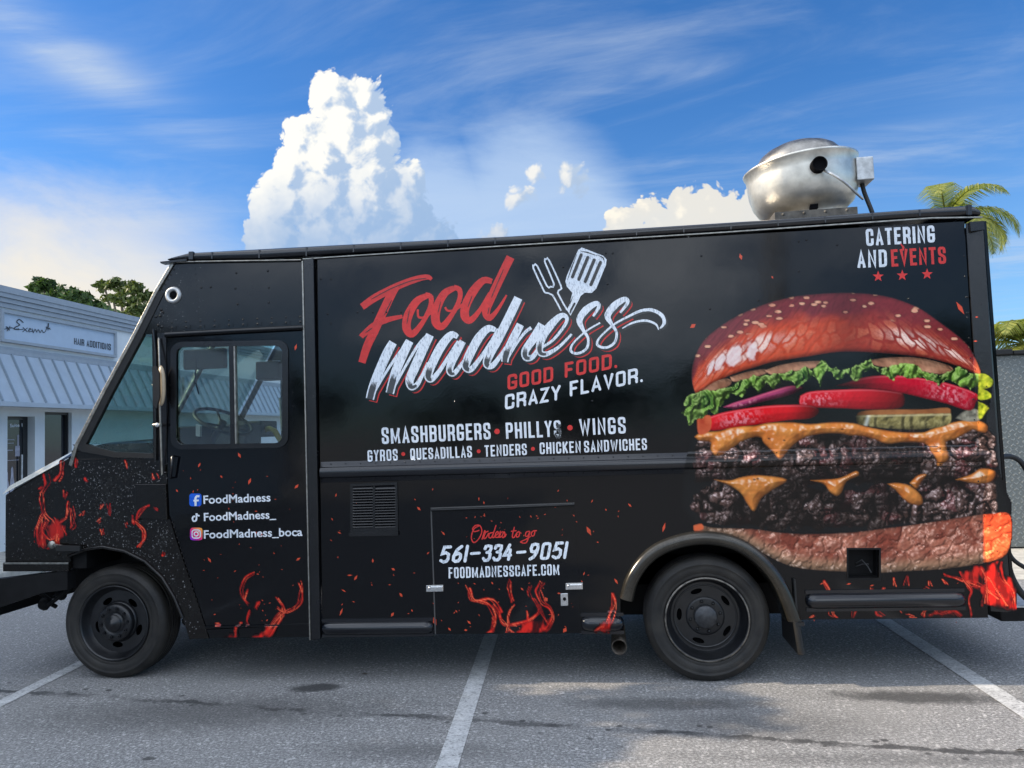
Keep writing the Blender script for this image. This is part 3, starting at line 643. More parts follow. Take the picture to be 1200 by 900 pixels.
# the far door's own glass
a_, b_ = S(206, 300), S(88, 524)
ws = MB(); dirv = (b_ - a_)
for y0, y1 in ((0.05, 1.075), (1.125, WID - 0.02)):
    o_ = Vector((0.012, 0, 0.006))
    q = [a_ + dirv * 0.09, a_ + dirv * 0.99]; pts = [(q[0].x, y0, q[0].z), (q[0].x, y1, q[0].z), (q[1].x, y1, q[1].z), (q[1].x, y0, q[1].z)]
    ws.add(pts + [tuple(Vector(p) + o_) for p in pts], [(0, 1, 2, 3), (7, 6, 5, 4), (0, 4, 5, 1), (1, 5, 6, 2), (2, 6, 7, 3), (3, 7, 4, 0)])
ws_o = ws.build('windshield', M['tealglass'], truck)
MB().tube([(a_.x, 1.1, a_.z), (b_.x, 1.1, b_.z)], 0.022, 8).build('divider_bar', M['worn'], ws_o)
hdm = MB().box((a_.x - 0.06, 0.04, a_.z - 0.16), (a_.x + 0.02, WID, a_.z + 0.0)); hdm.box((a_.x + 0.2, 0.15, a_.z - 0.42), (a_.x + 0.55, 0.75, a_.z - 0.36)); hdm.build('header', M['cabin'], truck)
MB().box((a_.x - 0.03, 0.15, a_.z - 0.52), (a_.x + 0.03, 0.85, a_.z - 0.30)).build('sun_visor', M['cabin'], truck, bevel=0.01)
MB().box((a_.x + 0.25, 1.45, a_.z - 0.60), (a_.x + 0.5, 1.75, a_.z - 0.42)).build('cab_fan', M['dark'], truck, bevel=0.02)
db = MB().box((b_.x - 0.02, 0.06, 0.95), (b_.x + 0.42, WID - 0.02, 1.46)); db.box((b_.x + 0.421, 0.3, 1.1), (b_.x + 0.62, 0.8, 1.50)); db.build('dashboard', M['cabin'], truck, bevel=0.03)
MB().plate([(219, 497), (224, 499), (224, 512), (219, 511)], 0.12, 0.15).build('switch_panel', M['plastic'], truck)
fl = MB().box((S(88, 530).x, 0.46, 0.68), (-2.95, WID, 0.74)); fl.box((-2.949, 0.04, 0.68), (XB, WID, 0.74)); fl.box((XB - 0.03, 0.04, 0.74), (XB + 0.02, WID, 2.9)); fl.build('cab_floor', M['cabin'], truck)
sw = S(262, 494, 0.55); swm = Matrix.Translation(sw) @ Matrix.Rotation(math.radians(28), 4, 'Y') @ Matrix.Rotation(math.radians(10), 4, 'X')
st = MB().lathe([(0.225 + 0.014 * math.cos(a), 0.014 * math.sin(a)) for a in np.linspace(0, 2 * math.pi, 9)[:-1]], swm, 40, closed=True)
for a in (0.3, 2.4, 4.5): st.tube([swm @ Vector((0, 0, -0.04)), swm @ Vector((0.22 * math.cos(a), 0.22 * math.sin(a), 0))], 0.010, 6)
st.tube([swm @ Vector((0, 0, 0)), swm @ Vector((-0.1, 0, -0.55))], 0.03, 8); st.build('steering_wheel', M['rubber'], truck)
se = MB().box((-2.75, 0.35, 0.95), (-2.3, 0.85, 1.08)); se.box((-2.36, 0.35, 1.08), (-2.24, 0.85, 1.50)); se.build('driver_seat', M['cabin'], truck, bevel=0.04)
MB().tube([S(301, 521, 1.5), S(299, 512, 1.5), S(303, 505, 1.5), S(316, 502, 1.5), S(322, 505, 1.5), S(330, 518, 1.5), S(332, 524, 1.5)], 0.026, 8).build('grab_rail', M['yellow'], truck)
MB().tube([S(329, 466, 2.1), S(331, 505, 2.1)], 0.018, 8).build('far_mirror_bar', M['worn'], truck)
MB().tube([S(215, 442, 1.6), S(214, 480, 1.6)], 0.012, 8).build('far_mirror_bar', M['worn'], truck)
MB().tube([S(230, 418, 0.3), S(229, 446, 0.3), S(233, 462, 0.32)], 0.006, 6).build('cab_wire', M['dark'], truck)

def slab(a, b, y0, y1, name, m_):
    p, q = S(*a, y0), S(*b, y0); return MB().box((min(p.x, q.x), y0, min(p.z, q.z)), (max(p.x, q.x), y1, max(p.z, q.z))).build(name, m_, truck, bevel=0.012)
slab((214, 410), (263, 431), 0.8, 0.86, 'sun_visor', M['under']); slab((299, 424), (326, 444), 1.5, 1.7, 'cab_fan', M['under']); slab((208, 500), (232, 523), 0.35, 0.6, 'gauge_box', M['under']); slab((240, 498), (288, 523), 0.9, 1.2, 'dash_top', M['cabin'])
slab((278, 494), (306, 512), 1.4, 1.75, 'dash_tray', M['cabin'])
# --- louvre vent
ve = MB(); ve.plate([[(411, 567), (466, 565), (467, 624), (411, 625)], [(414, 570), (463, 568), (464, 618), (414, 619)]], -0.010, -0.0003)
for k in range(15):
    y = 571 + k * 3.2
    for xa, xb_ in ((414, 437.5), (440, 464)):
        p, q2 = S(xa, y), S(xb_, y - 0.6); ve.add([(p.x, -0.003, p.z), (q2.x, -0.003, q2.z), (q2.x, -0.014, q2.z - 0.013), (p.x, -0.014, p.z - 0.013)], [(0, 1, 2, 3)])
ve.plate([(437.5, 569.5), (440, 569.5), (440, 618.5), (437.5, 618.5)], -0.013, -0.0003); ve.plate([(410, 624), (467.5, 622.5), (467.5, 627), (410, 628)], -0.024, -0.0105)
ve_o = ve.build('vent', M['trim'], truck); MB().plate([(413, 569), (464, 568), (465, 619), (413, 620)], -0.0022, -0.0006).build('vent_opening', M['dark'], ve_o)

# --- hatch door
HT = [(507, 599), (673, 594), (681, 742), (512, 743)]
ha = MB().plate(HT, -0.006, -0.0005)
ha.tube([S(505, 598, -0.012), S(590, 595, -0.012), S(673, 591.5, -0.012)], 0.008, 8)
for k in range(12): rivet(ha, 514 + k * 14, 602 - k * 0.42, 0.0045, 0.006)
ha_o = ha.build('hatch', M['wrap'], truck)
eg = MB().plate([(504.6, 598), (506.2, 598), (511.2, 743), (509.6, 743)], -0.004, -0.0003); eg.plate([(505, 594.8), (673, 588.8), (673, 590.2), (505, 596.2)], -0.009, -0.0003); eg.build('hatch_trim', mat('thin_grey_edge', (0.09, 0.09, 0.09), 0.35, 0.5), ha_o)
for x, y in ((510, 689), (673, 686.5)):
    la = MB().plate([(x - 10, y - 3.5), (x + 10, y - 4), (x + 10, y + 3.5), (x - 10, y + 4)], -0.016, -0.0065); la.plate([(x - 5, y - 2), (x + 9, y - 2.3), (x + 9, y + 2), (x - 5, y + 2)], -0.034, -0.0165)
    la.dome(S(x - 7, y, -0.016), 0.008, (0, -1, 0), 0.6, 8); la.build('latch', M['chrome'], ha_o, bevel=0.002)
lk = MB().plate([(657, 695), (665.5, 694.6), (666, 709), (657.5, 709.5)], -0.018, -0.0065); lk_o = lk.build('lock', M['chrome'], ha_o, bevel=0.002)
MB().dome(S(661.5, 702, -0.018), 0.012, (0, -1, 0), 0.3, 10).build('keyhole', M['dark'], lk_o)

# --- lower bumper tubes
def lower_tube(x0, x1, yc, r, m_):
    t_ = MB(); a, b = S(x0, yc(x0)), S(x1, yc(x1)); ax = (b - a).normalized()
    pts = [a + ax * d_ for d_ in (0.0, 0.01, 0.03, 0.06)] + [b - ax * d_ for d_ in (0.06, 0.03, 0.01, 0.0)]
    t_.tube([p + Vector((0, -0.004, 0)) for p in pts], [r * f for f in (0.35, 0.7, 0.92, 1, 1, 0.92, 0.7, 0.35)], 14)
    up = Vector((0, 0, 1))
    for s_ in (1, -1):
        q = [a + up * (s_ * r * 0.9), b + up * (s_ * r * 0.9), b + up * (s_ * r * 1.35), a + up * (s_ * r * 1.35)]
        t_.add([(p.x, -0.012, p.z) for p in q] + [(p.x, -0.0003, p.z) for p in q], [(0, 1, 2, 3), (0, 4, 5, 1), (1, 5, 6, 2), (2, 6, 7, 3), (3, 7, 4, 0)])
    t_.build('lower_rub_rail', M['rail'], truck)
lower_tube(378, 508, lambda x: 736 - 0.012 * (x - 378), 0.046, 0)
lower_tube(681, 731, lambda x: 730.5 - 0.01 * (x - 681), 0.052, 0)
lower_tube(944, 1130, lambda x: 704 - 0.012 * (x - 944), 0.05, 0)

# --- rear fender flare, flap, exhaust pipe
fl_ = MB(); cp = [S(*p) for p in ARCH[1:]]
def catmull(pts, n=5):
    out = []
    for i in range(len(pts) - 1):
        p0, p1, p2, p3 = pts[max(i - 1, 0)], pts[i], pts[i + 1], pts[min(i + 2, len(pts) - 1)]
        for k in range(n):
            t = k / n; out.append(0.5 * ((2 * p1) + (p2 - p0) * t + (2 * p0 - 5 * p1 + 4 * p2 - p3) * t * t + (3 * p1 - p0 - 3 * p2 + p3) * t ** 3))
    return out + [pts[-1]]
path = catmull(cp, 5); cen = S(828, 728); vs = []; nn = 9
for p in path:
    rd_ = Vector((cen.x - p.x, 0, cen.z - p.z)).normalized()
    for k in range(nn):
        a = math.pi * k / (nn - 1); d_ = 0.040 - 0.046 * math.cos(a); h_ = 0.055 * math.sin(a) ** 0.8
        vs.append((p.x + rd_.x * d_, -h_ + 0.003, p.z + rd_.z * d_))
    vs.append((p.x + rd_.x * 0.096, 0.10, p.z + rd_.z * 0.096)); 
nn += 1
fl_.add(vs, [(i * nn + j, i * nn + j + 1, (i + 1) * nn + j + 1, (i + 1) * nn + j) for i in range(len(path) - 1) for j in range(nn - 1)], True)
fl_.add(vs[:nn - 1], [tuple(range(nn - 1))]); fl_.add(vs[-nn:-1], [tuple(range(nn - 1))])
fl_.build('fender_flare', M['flare'], truck)
mf = MB(); f0, f1 = S(930, 700, 0), S(938, 766, 0)
mf.add([(f0.x, -0.035, f0.z + 0.12), (f0.x, 0.42, f0.z + 0.12), (f1.x - 0.02, 0.42, f1.z), (f1.x - 0.02, -0.035, f1.z), (f0.x + 0.012, -0.035, f0.z + 0.12), (f0.x + 0.012, 0.42, f0.z + 0.12), (f1.x - 0.008, 0.42, f1.z), (f1.x - 0.008, -0.035, f1.z)],
       [(0, 1, 2, 3), (4, 5, 6, 7), (0, 4, 5, 1), (1, 5, 6, 2), (2, 6, 7, 3), (3, 7, 4, 0)])
mf.tube([S(933, 728, -0.04), S(938, 760, -0.045), S(941, 766, -0.045)], 0.022, 8); mf.plate([(929, 727), (940, 727), (940, 731), (930, 731)], -0.062, -0.02)
mf.build('mud_flap', M['rubber'], truck)
ep = MB(); em = Matrix.Translation(S(725.5, 757, 0.12)) @ Matrix.Rotation(math.pi / 2, 4, 'X')
ep.lathe([(0.052, -0.5), (0.052, 0.03), (0.046, 0.03), (0.046, -0.25), (0.0, -0.25)], em, 24); ep.build('exhaust_pipe', mat('rusty_exhaust', (0.10, 0.085, 0.07), 0.5, 0.7, var=0.5, vscale=30), truck)
# well lining behind both wheels
wl = MB().box((XA0 - 0.02, 0.62, 0.3), (XA1 + 0.02, 0.64, 1.03)); wl.box((XA0 - 0.12, 0.05, 0.5), (XA0 - 0.03, 0.6, 0.95)); wl.build('wheel_well', M['under'], truck)

# --- wheels
def ell(cx, cy, a, b, ang, n=14):
    ca, sa = math.cos(ang), math.sin(ang)
    return [(cx + a * math.cos(t) * ca - b * math.sin(t) * sa, cy + a * math.cos(t) * sa + b * math.sin(t) * ca) for t in np.linspace(0, 2 * math.pi, n + 1)[:-1]]
def wheel(cx, yface, R, kind, flip=False):
    c = Vector((cx, yface, R - 0.006)); m = Matrix.Translation(c) @ Matrix.Rotation(math.pi / 2 * (-1 if flip else 1), 4, 'X')
    root = bpy.data.objects.new('wheel', None); col.objects.link(root); root.location = c; root.parent = truck; root.matrix_parent_inverse = world_inv(truck); root.empty_display_size = 0.1
    k = R / 0.405; w = 0.235
    pr = [(0.262, -0.02), (0.276, -0.004), (0.290, 0.002), (0.296, -0.001), (0.302, 0.004), (0.335, 0.008), (0.352, 0.006), (0.356, 0.010), (0.362, 0.005), (0.380, -0.004), (0.396, -0.020), (0.403, -0.036)]
    h = -0.052
    while h > -w + 0.06: pr += [(0.405, h), (0.405, h - 0.020), (0.394, h - 0.022), (0.394, h - 0.030)]; h -= 0.032
    pr += [(0.403, -w + 0.036), (0.390, -w + 0.015), (0.350, -w - 0.004), (0.276, -w + 0.004), (0.262, -w + 0.02)]
    ty = MB().lathe([(r * k, z) for r, z in pr], m, 72, closed=True); ty.build('tyre', M['tyre'], root)
    if kind == 'rear':
        rm = MB().lathe([(r * k, z) for r, z in ((0.268, -0.012), (0.272, 0.004), (0.264, 0.007), (0.257, -0.004), (0.250, -0.03), (0.240, -0.07), (0.228, -0.10), (0.222, -0.105))], m, 72)
        holes = [ell(0.168 * math.cos(a), 0.168 * math.sin(a), 0.040, 0.017, a + math.pi / 2) for a in [math.radians(x) for x in (107, 36, -36, -108, 176)]]
        disc = [[(0.226 * math.cos(t), 0.226 * math.sin(t)) for t in np.linspace(0, 2 * math.pi, 49)[:-1]]] + holes
        rm.prism(disc, lambda a, b: m @ Vector((a * k, b * k, -0.104)), lambda a, b: m @ Vector((a * k, b * k, -0.112)))
        rm.lathe([(0.128, -0.104), (0.122, -0.098), (0.112, -0.096), (0.06, -0.096)], m, 48)
        rm.lathe([(0.212, -0.104), (0.207, -0.098), (0.200, -0.104)], m, 56)
        for q in range(8): a = 2 * math.pi * q / 8 + 0.2; rm.dome(m @ Vector((0.100 * math.cos(a), 0.100 * math.sin(a), -0.096)), 0.013, m.to_3x3() @ Vector((0, 0, 1)), 1.2, 6)
        rm.build('rim', M['rim'], root)
        MB().lathe([(r * k, z) for r, z in ((0.2725, 0.0045), (0.268, 0.0085), (0.2625, 0.0078))], m, 72).build('rim_edge', M['rim_worn_lit'], root)
        MB().lathe([(0.078, -0.13), (0.077, -0.07), (0.070, -0.062), (0.0, -0.060)], m, 36).build('hub_cap', mat('dull_hub_cap', (0.06, 0.062, 0.066), 0.45, 0.6, var=0.3, vscale=40), root)
    else:
        rm = MB().lathe([(r * k, z) for r, z in ((0.268, -0.012), (0.272, 0.004), (0.264, 0.007), (0.257, -0.006), (0.246, -0.03), (0.232, -0.052), (0.222, -0.062))], m, 72)
        holes = [ell(0.170 * math.cos(a), 0.170 * math.sin(a), 0.042, 0.021, a + math.pi / 2) for a in [math.radians(x) for x in (50, 122, 194, 266, 338)]]
        disc = [[(0.226 * math.cos(t), 0.226 * math.sin(t)) for t in np.linspace(0, 2 * math.pi, 49)[:-1]]] + holes
        rm.prism(disc, lambda a, b: m @ Vector((a * k, b * k, -0.060)), lambda a, b: m @ Vector((a * k, b * k, -0.068))); rm.lathe([(0.150, -0.060), (0.146, -0.045), (0.138, -0.040)], m, 48); rm.build('rim', M['rim'], root)
        hb = MB().lathe([(0.136, -0.045), (0.134, -0.012), (0.124, -0.002), (0.075, -0.004), (0.068, -0.012), (0.062, 0.012), (0.052, 0.022), (0.028, 0.024), (0.026, 0.036), (0.0, 0.038)], m, 40)
        hb.build('hub_cap', M['rim'], root)
        for q in range(10):
            a = 2 * math.pi * q / 10 + 0.1; p = m @ Vector((0.103 * math.cos(a), 0.103 * math.sin(a), -0.004)); ax = m.to_3x3() @ Vector((0, 0, 1))
            MB().tube([p - ax * 0.002, p + ax * 0.016], 0.015, 6, smooth=False).tube([p + ax * 0.015, p + ax * 0.026], 0.007, 8).build('lug_nut', M['rim'], root)
    MB().lathe([(0.24, -0.14), (0.24, -0.15), (0.0, -0.15)], m, 32).build('brake_drum', M['dark'], root)
    return root
FWX = S(133.5, 737, 0.07).x; RWX = S(829, 733, 0.03).x
wheel(FWX, 0.07, 0.405, 'front'); wheel(FWX, WID - 0.07, 0.405, 'front', True)
wheel(RWX, 0.03, 0.41, 'rear'); wheel(RWX, WID - 0.03, 0.41, 'rear', True)

# --- rear step and cables
rs = MB(); p = S(1186, 708, 0.25); rs.box((XR + 0.02, 0.2, p.z - 0.10), (XR + 0.35, 2.0, p.z - 0.012)); rs_o = rs.build('rear_step', M['under'], truck, bevel=0.01)
MB().box((XR + 0.02, 0.2, p.z - 0.011), (XR + 0.36, 2.0, p.z)).build('tread_plate', M['galv'], rs_o)
ca = MB(); ca.tube(catmull([S(1172, 536, 0.1), S(1184, 535, 0.15), S(1196, 541, 0.15), S(1206, 556, 0.15)], 5), 0.017, 8); ca.plate([(1170, 535), (1176, 535), (1178, 565), (1172, 565)], 0.02, 0.05); ca.build('power_cable', M['rubber'], truck)
ca = MB(); ca.tube(catmull([S(1176, 600, 0.12), S(1178, 630, 0.12), S(1186, 654, 0.12), S(1206, 668, 0.12)], 5), 0.014, 8); ca.build('power_cable', M['rubber'], truck)
ca = MB(); ca.tube(catmull([S(1177, 640, 0.16), S(1184, 672, 0.16), S(1196, 694, 0.16), S(1210, 706, 0.16)], 5), 0.022, 8); ca.build('power_cable', M['rubber'], truck)

# --- exhaust fan on the roof
fy = 0.95; fc_ = S(949, 254, fy); depth = (ROT.transposed() @ (fc_ - CAM)).z * -1; u_ = depth / F
fan = bpy.data.objects.new('exhaust_fan', None); col.objects.link(fan); fan.location = fc_; fan.parent = truck; fan.matrix_parent_inverse = world_inv(truck); fan.empty_display_size = 0.2
zc = S(955, 245.5, fy - 0.40).z; hl = S(940, 198, fy).z - zc; hd_ = S(950, 168.5, fy).z - zc
cb = MB(); x0, x1 = S(908, 252, fy - 0.4).x, S(1005, 246, fy - 0.4).x; cb.box((x0, fy - 0.40, zc - 0.2), (x1, fy + 0.42, zc))
for k in range(4): cb.dome((x0 + 0.06 + k * 0.15, fy - 0.40, zc - 0.02), 0.012, (0, -1, 0), 0.7, 8)
cb.build('fan_curb', mat('stained_curb', (0.11, 0.10, 0.085), 0.7, 0.3, var=0.6, vscale=14), fan)
fm = Matrix.Translation(Vector((fc_.x - 0.02, fy, zc))) @ Matrix.Rotation(math.radians(-4.6), 4, 'Y')
U = u_ * 0.985
bw = MB().lathe([(r * U, h * hl / 52.0) for r, h in ((39, -8), (39, 3), (40, 7), (46, 9), (54, 14), (59, 21), (62, 31), (62.8, 42), (63, 50.5), (65, 52), (65.5, 53.5), (63.5, 54.5), (61, 52), (58, 40), (30, 30))], fm, 72)
bw.build('fan_bowl', M['steel'], fan)
dm = MB().lathe([(r * U, h * hd_ / 79.0) for r, h in ((50, 46), (50, 58), (48.5, 64), (43, 70), (36, 74), (29, 76), (26, 77.5), (12, 78.5), (0, 79))], fm, 56); dm_o = dm.build('fan_dome', M['steel_dark'], fan)
bx = MB(); p = S(1009, 202, fy - 0.15); bx.box((p.x - 0.062, fy - 0.25, p.z - 0.088), (p.x + 0.062, fy - 0.05, p.z + 0.088)); bx.build('junction_box', M['galv'], fan, bevel=0.008)
hp = MB(); pc = S(962, 190, fy - 0.50); hp.lathe([(0.055, -0.12), (0.055, 0.004), (0.047, 0.004), (0.046, -0.012), (0.0, -0.014)], Matrix.Translation(pc + Vector((0, 0.03, 0))) @ Matrix.Rotation(math.pi / 2, 4, 'X'), 28); hp.build('cable_port', M['dark'], fan)
np_ = MB(); p = S(954, 240, fy - 0.29); np_.box((p.x - 0.028, fy - 0.295, p.z - 0.028), (p.x + 0.028, fy - 0.24, p.z + 0.028)); np_.build('neck_port', M['dark'], fan)
cbm = MB().tube(catmull([S(963, 199, fy - 0.42), S(975, 204, fy - 0.47), S(990, 214, fy - 0.47), S(1002, 225, fy - 0.42), S(1011, 233, fy - 0.3)], 5), 0.010, 8); cbm.build('motor_cable', M['galv'], fan)
cbm = MB().tube(catmull([S(1010, 214, fy - 0.15), S(1013, 226, fy - 0.15), S(1021, 246, fy - 0.2), S(1024, 256, fy - 0.2)], 4), 0.017, 8); cbm.build('conduit', M['rubber'], fan)

# ================================================================== the salon building on the left
SX = -9.2
store = thing('store_building', (SX - 4, 8, 0), 'pale one storey salon building with metal awning and framed sign', 'building')
wallm = mat('painted_stucco', (0.64, 0.69, 0.71), 0.85, var=0.05, vscale=3, bump=0.25, bscale=50)
trimm = mat('grey_parapet_trim', (0.30, 0.35, 0.40), 0.6, var=0.08)
awnm = mat('painted_standing_seam', (0.36, 0.43, 0.50), 0.5, 0.0, var=0.06, vscale=5)
signm = mat('pale_sign_board', (0.40, 0.50, 0.62), 0.5, var=0.04)
yz = lambda px, py, x=SX: (XP(px, py, x).y, XP(px, py, x).z)
Y0, Y1 = -16.0, 34.0
ZT = yz(40, 352)[1]
dy0, dz0 = yz(8.8, 487.5); dy1, _ = yz(41, 489)
wy0, wz0 = yz(52.5, 482.5); wy1, _ = yz(84, 484)
wl_ = MB()
rect = lambda a, b, c, d: [(a, b), (c, b), (c, d), (a, d)]
wl_.prism([rect(Y0, 0.0, Y1, ZT), rect(dy0, 0.02, dy1, dz0), rect(wy0, 0.55, wy1, wz0)], lambda a, b: (SX, a, b), lambda a, b: (SX - 0.22, a, b))
wl_.box((SX - 14, Y0, 0), (SX - 13.8, Y1, ZT)); wl_.box((SX - 13.8, Y0, 0), (SX - 0.221, Y0 + 0.2, ZT)); wl_.box((SX - 13.8, Y1 - 0.2, 0), (SX - 0.221, Y1, ZT)); wl_.box((SX - 13.8, Y0 + 0.2, 3.4), (SX - 0.221, Y1 - 0.2, 3.5))
wl_.build('wall', wallm, store)
pt = MB()
def band(pa, pb, x0, x1):
    za = yz(*pa)[1]; zb = yz(*pb)[1]; pt.box((x0, Y0, zb), (x1, Y1, za))
pt.box((SX - 0.2, Y0, ZT + 0.001), (SX + 0.10, Y1, ZT + 0.10))
zt = ZT
for k, (dz, ext) in enumerate(((0.0, 0.085), (0.075, 0.06), (0.15, 0.04))): pt.box((SX + 0.001, Y0, zt - dz - 0.07), (SX + ext, Y1, zt - dz - (0.001 if k == 0 else 0.0)))
pt.box((SX + 0.001, Y0, 3.165), (SX + 0.05, Y1, 3.235)); pt.box((SX + 0.001, Y0, 3.24), (SX + 0.03, Y1, 3.28))
pt.build('parapet_trim', trimm, store)
# standing seam awning
za0, za1 = 3.16, 2.40; AX0, AX1 = SX + 0.06, SX + 0.42
aw = MB()
aw.add([(AX0, Y0, za0), (AX0, Y1, za0), (AX1, Y1, za1), (AX1, Y0, za1), (AX0 - 0.05, Y0, za0 - 0.03), (AX0 - 0.05, Y1, za0 - 0.03), (AX1 - 0.05, Y1, za1 - 0.03), (AX1 - 0.05, Y0, za1 - 0.03)],
       [(0, 1, 2, 3), (7, 6, 5, 4), (0, 4, 5, 1), (1, 5, 6, 2), (2, 6, 7, 3), (3, 7, 4, 0)])
sm_ = MB()
y = Y0 + 0.1
while y < Y1:
    sm_.add([(AX0, y, za0), (AX0 + 0.03, y, za0 + 0.015), (AX1 + 0.03, y, za1 + 0.015), (AX1, y, za1), (AX0, y + 0.018, za0), (AX0 + 0.03, y + 0.018, za0 + 0.015), (AX1 + 0.03, y + 0.018, za1 + 0.015), (AX1, y + 0.018, za1)],
           [(0, 1, 2, 3), (7, 6, 5, 4), (1, 5, 6, 2), (2, 6, 7, 3), (0, 4, 5, 1), (0, 3, 7, 4)]); y += 0.295
aw_o = None
aw.box((AX1 - 0.02, Y0, za1 - 0.07), (AX1 + 0.035, Y1, za1 - 0.001)); aw.box((SX + 0.001, Y0, za1 - 0.05), (AX1 - 0.021, Y1, za1 - 0.032))
aw_o = aw.build('awning', awnm, store); sm_.build('seam', mat('awning_seam', (0.24, 0.30, 0.36), 0.5), aw_o); aw_o.children[0]['kind'] = 'stuff'
# sign board with its raised frame
sy0, sz1 = yz(0, 364); sy1, _ = yz(131, 392); sz0 = yz(129, 416)[1]; sz1 = yz(130, 391)[1]
sg = MB().box((SX + 0.001, sy0, sz0), (SX + 0.04, sy1, sz1)); sg_o = sg.build('sign_board', signm, store)
fr = MB(); fr.prism([rect(sy0 - 0.05, sz0 - 0.045, sy1 + 0.05, sz1 + 0.045), rect(sy0, sz0, sy1, sz1)], lambda a, b: (SX + 0.075, a, b), lambda a, b: (SX + 0.001, a, b)); fr.build('frame', trimm, sg_o)
# door and window
dk = mat('tinted_shop_glass', (0.012, 0.014, 0.018), 0.08, spec=0.7); fm_ = mat('dark_door_frame', (0.02, 0.021, 0.023), 0.4)
dr_ = MB().box((SX - 0.17, dy0 + 0.05, 0.08), (SX - 0.14, dy1 - 0.09, dz0 - 0.05)); dr_o = dr_.build('door', dk, store)
q = MB(); q.prism([rect(dy0 + 0.001, 0.03, dy1 - 0.001, dz0 - 0.001), rect(dy0 + 0.05, 0.08, dy1 - 0.10, dz0 - 0.05)], lambda a, b: (SX - 0.13, a, b), lambda a, b: (SX - 0.2, a, b)); q.build('frame', fm_, dr_o)
MB().tube([(SX - 0.10, dy1 - 0.16, 0.9), (SX - 0.10, dy1 - 0.16, 1.6)], 0.015).build('handle', M['galv'], dr_o)
wn = MB().box((SX - 0.12, wy0 + 0.04, 0.60), (SX - 0.10, wy1 - 0.04, wz0 - 0.04)); wn_o = wn.build('window', dk, store)
q = MB(); q.prism([rect(wy0 + 0.001, 0.551, wy1 - 0.001, wz0 - 0.001), rect(wy0 + 0.04, 0.60, wy1 - 0.04, wz0 - 0.04)], lambda a, b: (SX - 0.06, a, b), lambda a, b: (SX - 0.14, a, b)); q.build('frame', fm_, wn_o)
# pictures of hair models on the door glass: plain standing figures
pic = mat('faded_window_print', (0.34, 0.34, 0.40), 0.4, var=0.4, vscale=12); pc_ = MB()
dc = lambda u, v: (SX - 0.138, dy0 + 0.05 + u * (dy1 - dy0 - 0.14), 0.08 + v * (dz0 - 0.13))
for u0, w_, top in ((0.22, 0.12, 0.62), (0.48, 0.10, 0.645)):
    o = [(u0, top), (u0 + w_ * .5, top - .02), (u0 + w_ * .55, top - .07), (u0 + w_, top - .12), (u0 + w_ * .9, top - .30), (u0 + w_ * .5, top - .33), (u0 + w_ * .4, top - .56), (u0 - w_ * .4, top - .56), (u0 - w_ * .5, top - .33), (u0 - w_ * .9, top - .30), (u0 - w_, top - .12), (u0 - w_ * .55, top - .07), (u0 - w_ * .5, top - .02)]
    pc_.prism([o], lambda a, b: dc(a, b), lambda a, b: (dc(a, b)[0] + 0.002, *dc(a, b)[1:]))
for (u0, u1, v0, v1) in ((0.62, 0.84, 0.72, 0.80), (0.72, 0.80, 0.80, 0.885), (0.06, 0.58, 0.845, 0.85), (0.26, 0.55, 0.82, 0.824), (0.08, 0.5, 0.765, 0.772), (0.05, 0.80, 0.69, 0.694)):
    pc_.prism([rect(u0, v0, u1, v1)], lambda a, b: dc(a, b), lambda a, b: (dc(a, b)[0] + 0.002, *dc(a, b)[1:]))
pc_.build('poster_print', pic, dr_o)

# ================================================================== trees
rng = np.random.default_rng(11)
def leaf_mat(name, dark, light, trans=0.25):
    m = bpy.data.materials.new(name); m.use_nodes = True; t = NT(m.node_tree); t.n.clear()
    oc = t.add('ShaderNodeTexCoord').outputs['Object']
    g_ = t.add('ShaderNodeNewGeometry')
    f = t.math('ADD', t.math('MULTIPLY', t.noise(oc, 0.7, 3, 0.6), 0.5), t.math('MULTIPLY', g_.outputs['Random Per Island'], 0.5))
    c = t.ramp(f, [(0.25, dark), (0.75, light)])
    df = t.add('ShaderNodeBsdfPrincipled', {'Base Color': c, 'Roughness': 0.55, 'Specular IOR Level': 0.35}); tr = t.add('ShaderNodeBsdfTranslucent', {'Color': t.mixc(1.0, c, (1.2, 1.25, 0.6, 1), 'MULTIPLY')})
    mx = t.add('ShaderNodeMixShader', {0: trans, 1: df.outputs[0], 2: tr.outputs[0]}); t.add('ShaderNodeOutputMaterial', {'Surface': mx.outputs[0]}); return m
leafm = leaf_mat('broad_leaf', (0.018, 0.042, 0.012), (0.075, 0.13, 0.030)); leafm2 = leaf_mat('autumn_leaf', (0.030, 0.055, 0.014), (0.12, 0.15, 0.035)); palmm = leaf_mat('palm_leaf', (0.10, 0.14, 0.03), (0.36, 0.36, 0.10), 0.45)
barkm = mat('grey_bark', (0.16, 0.13, 0.10), 0.9, var=0.3, vscale=20, bump=0.5, bscale=30)
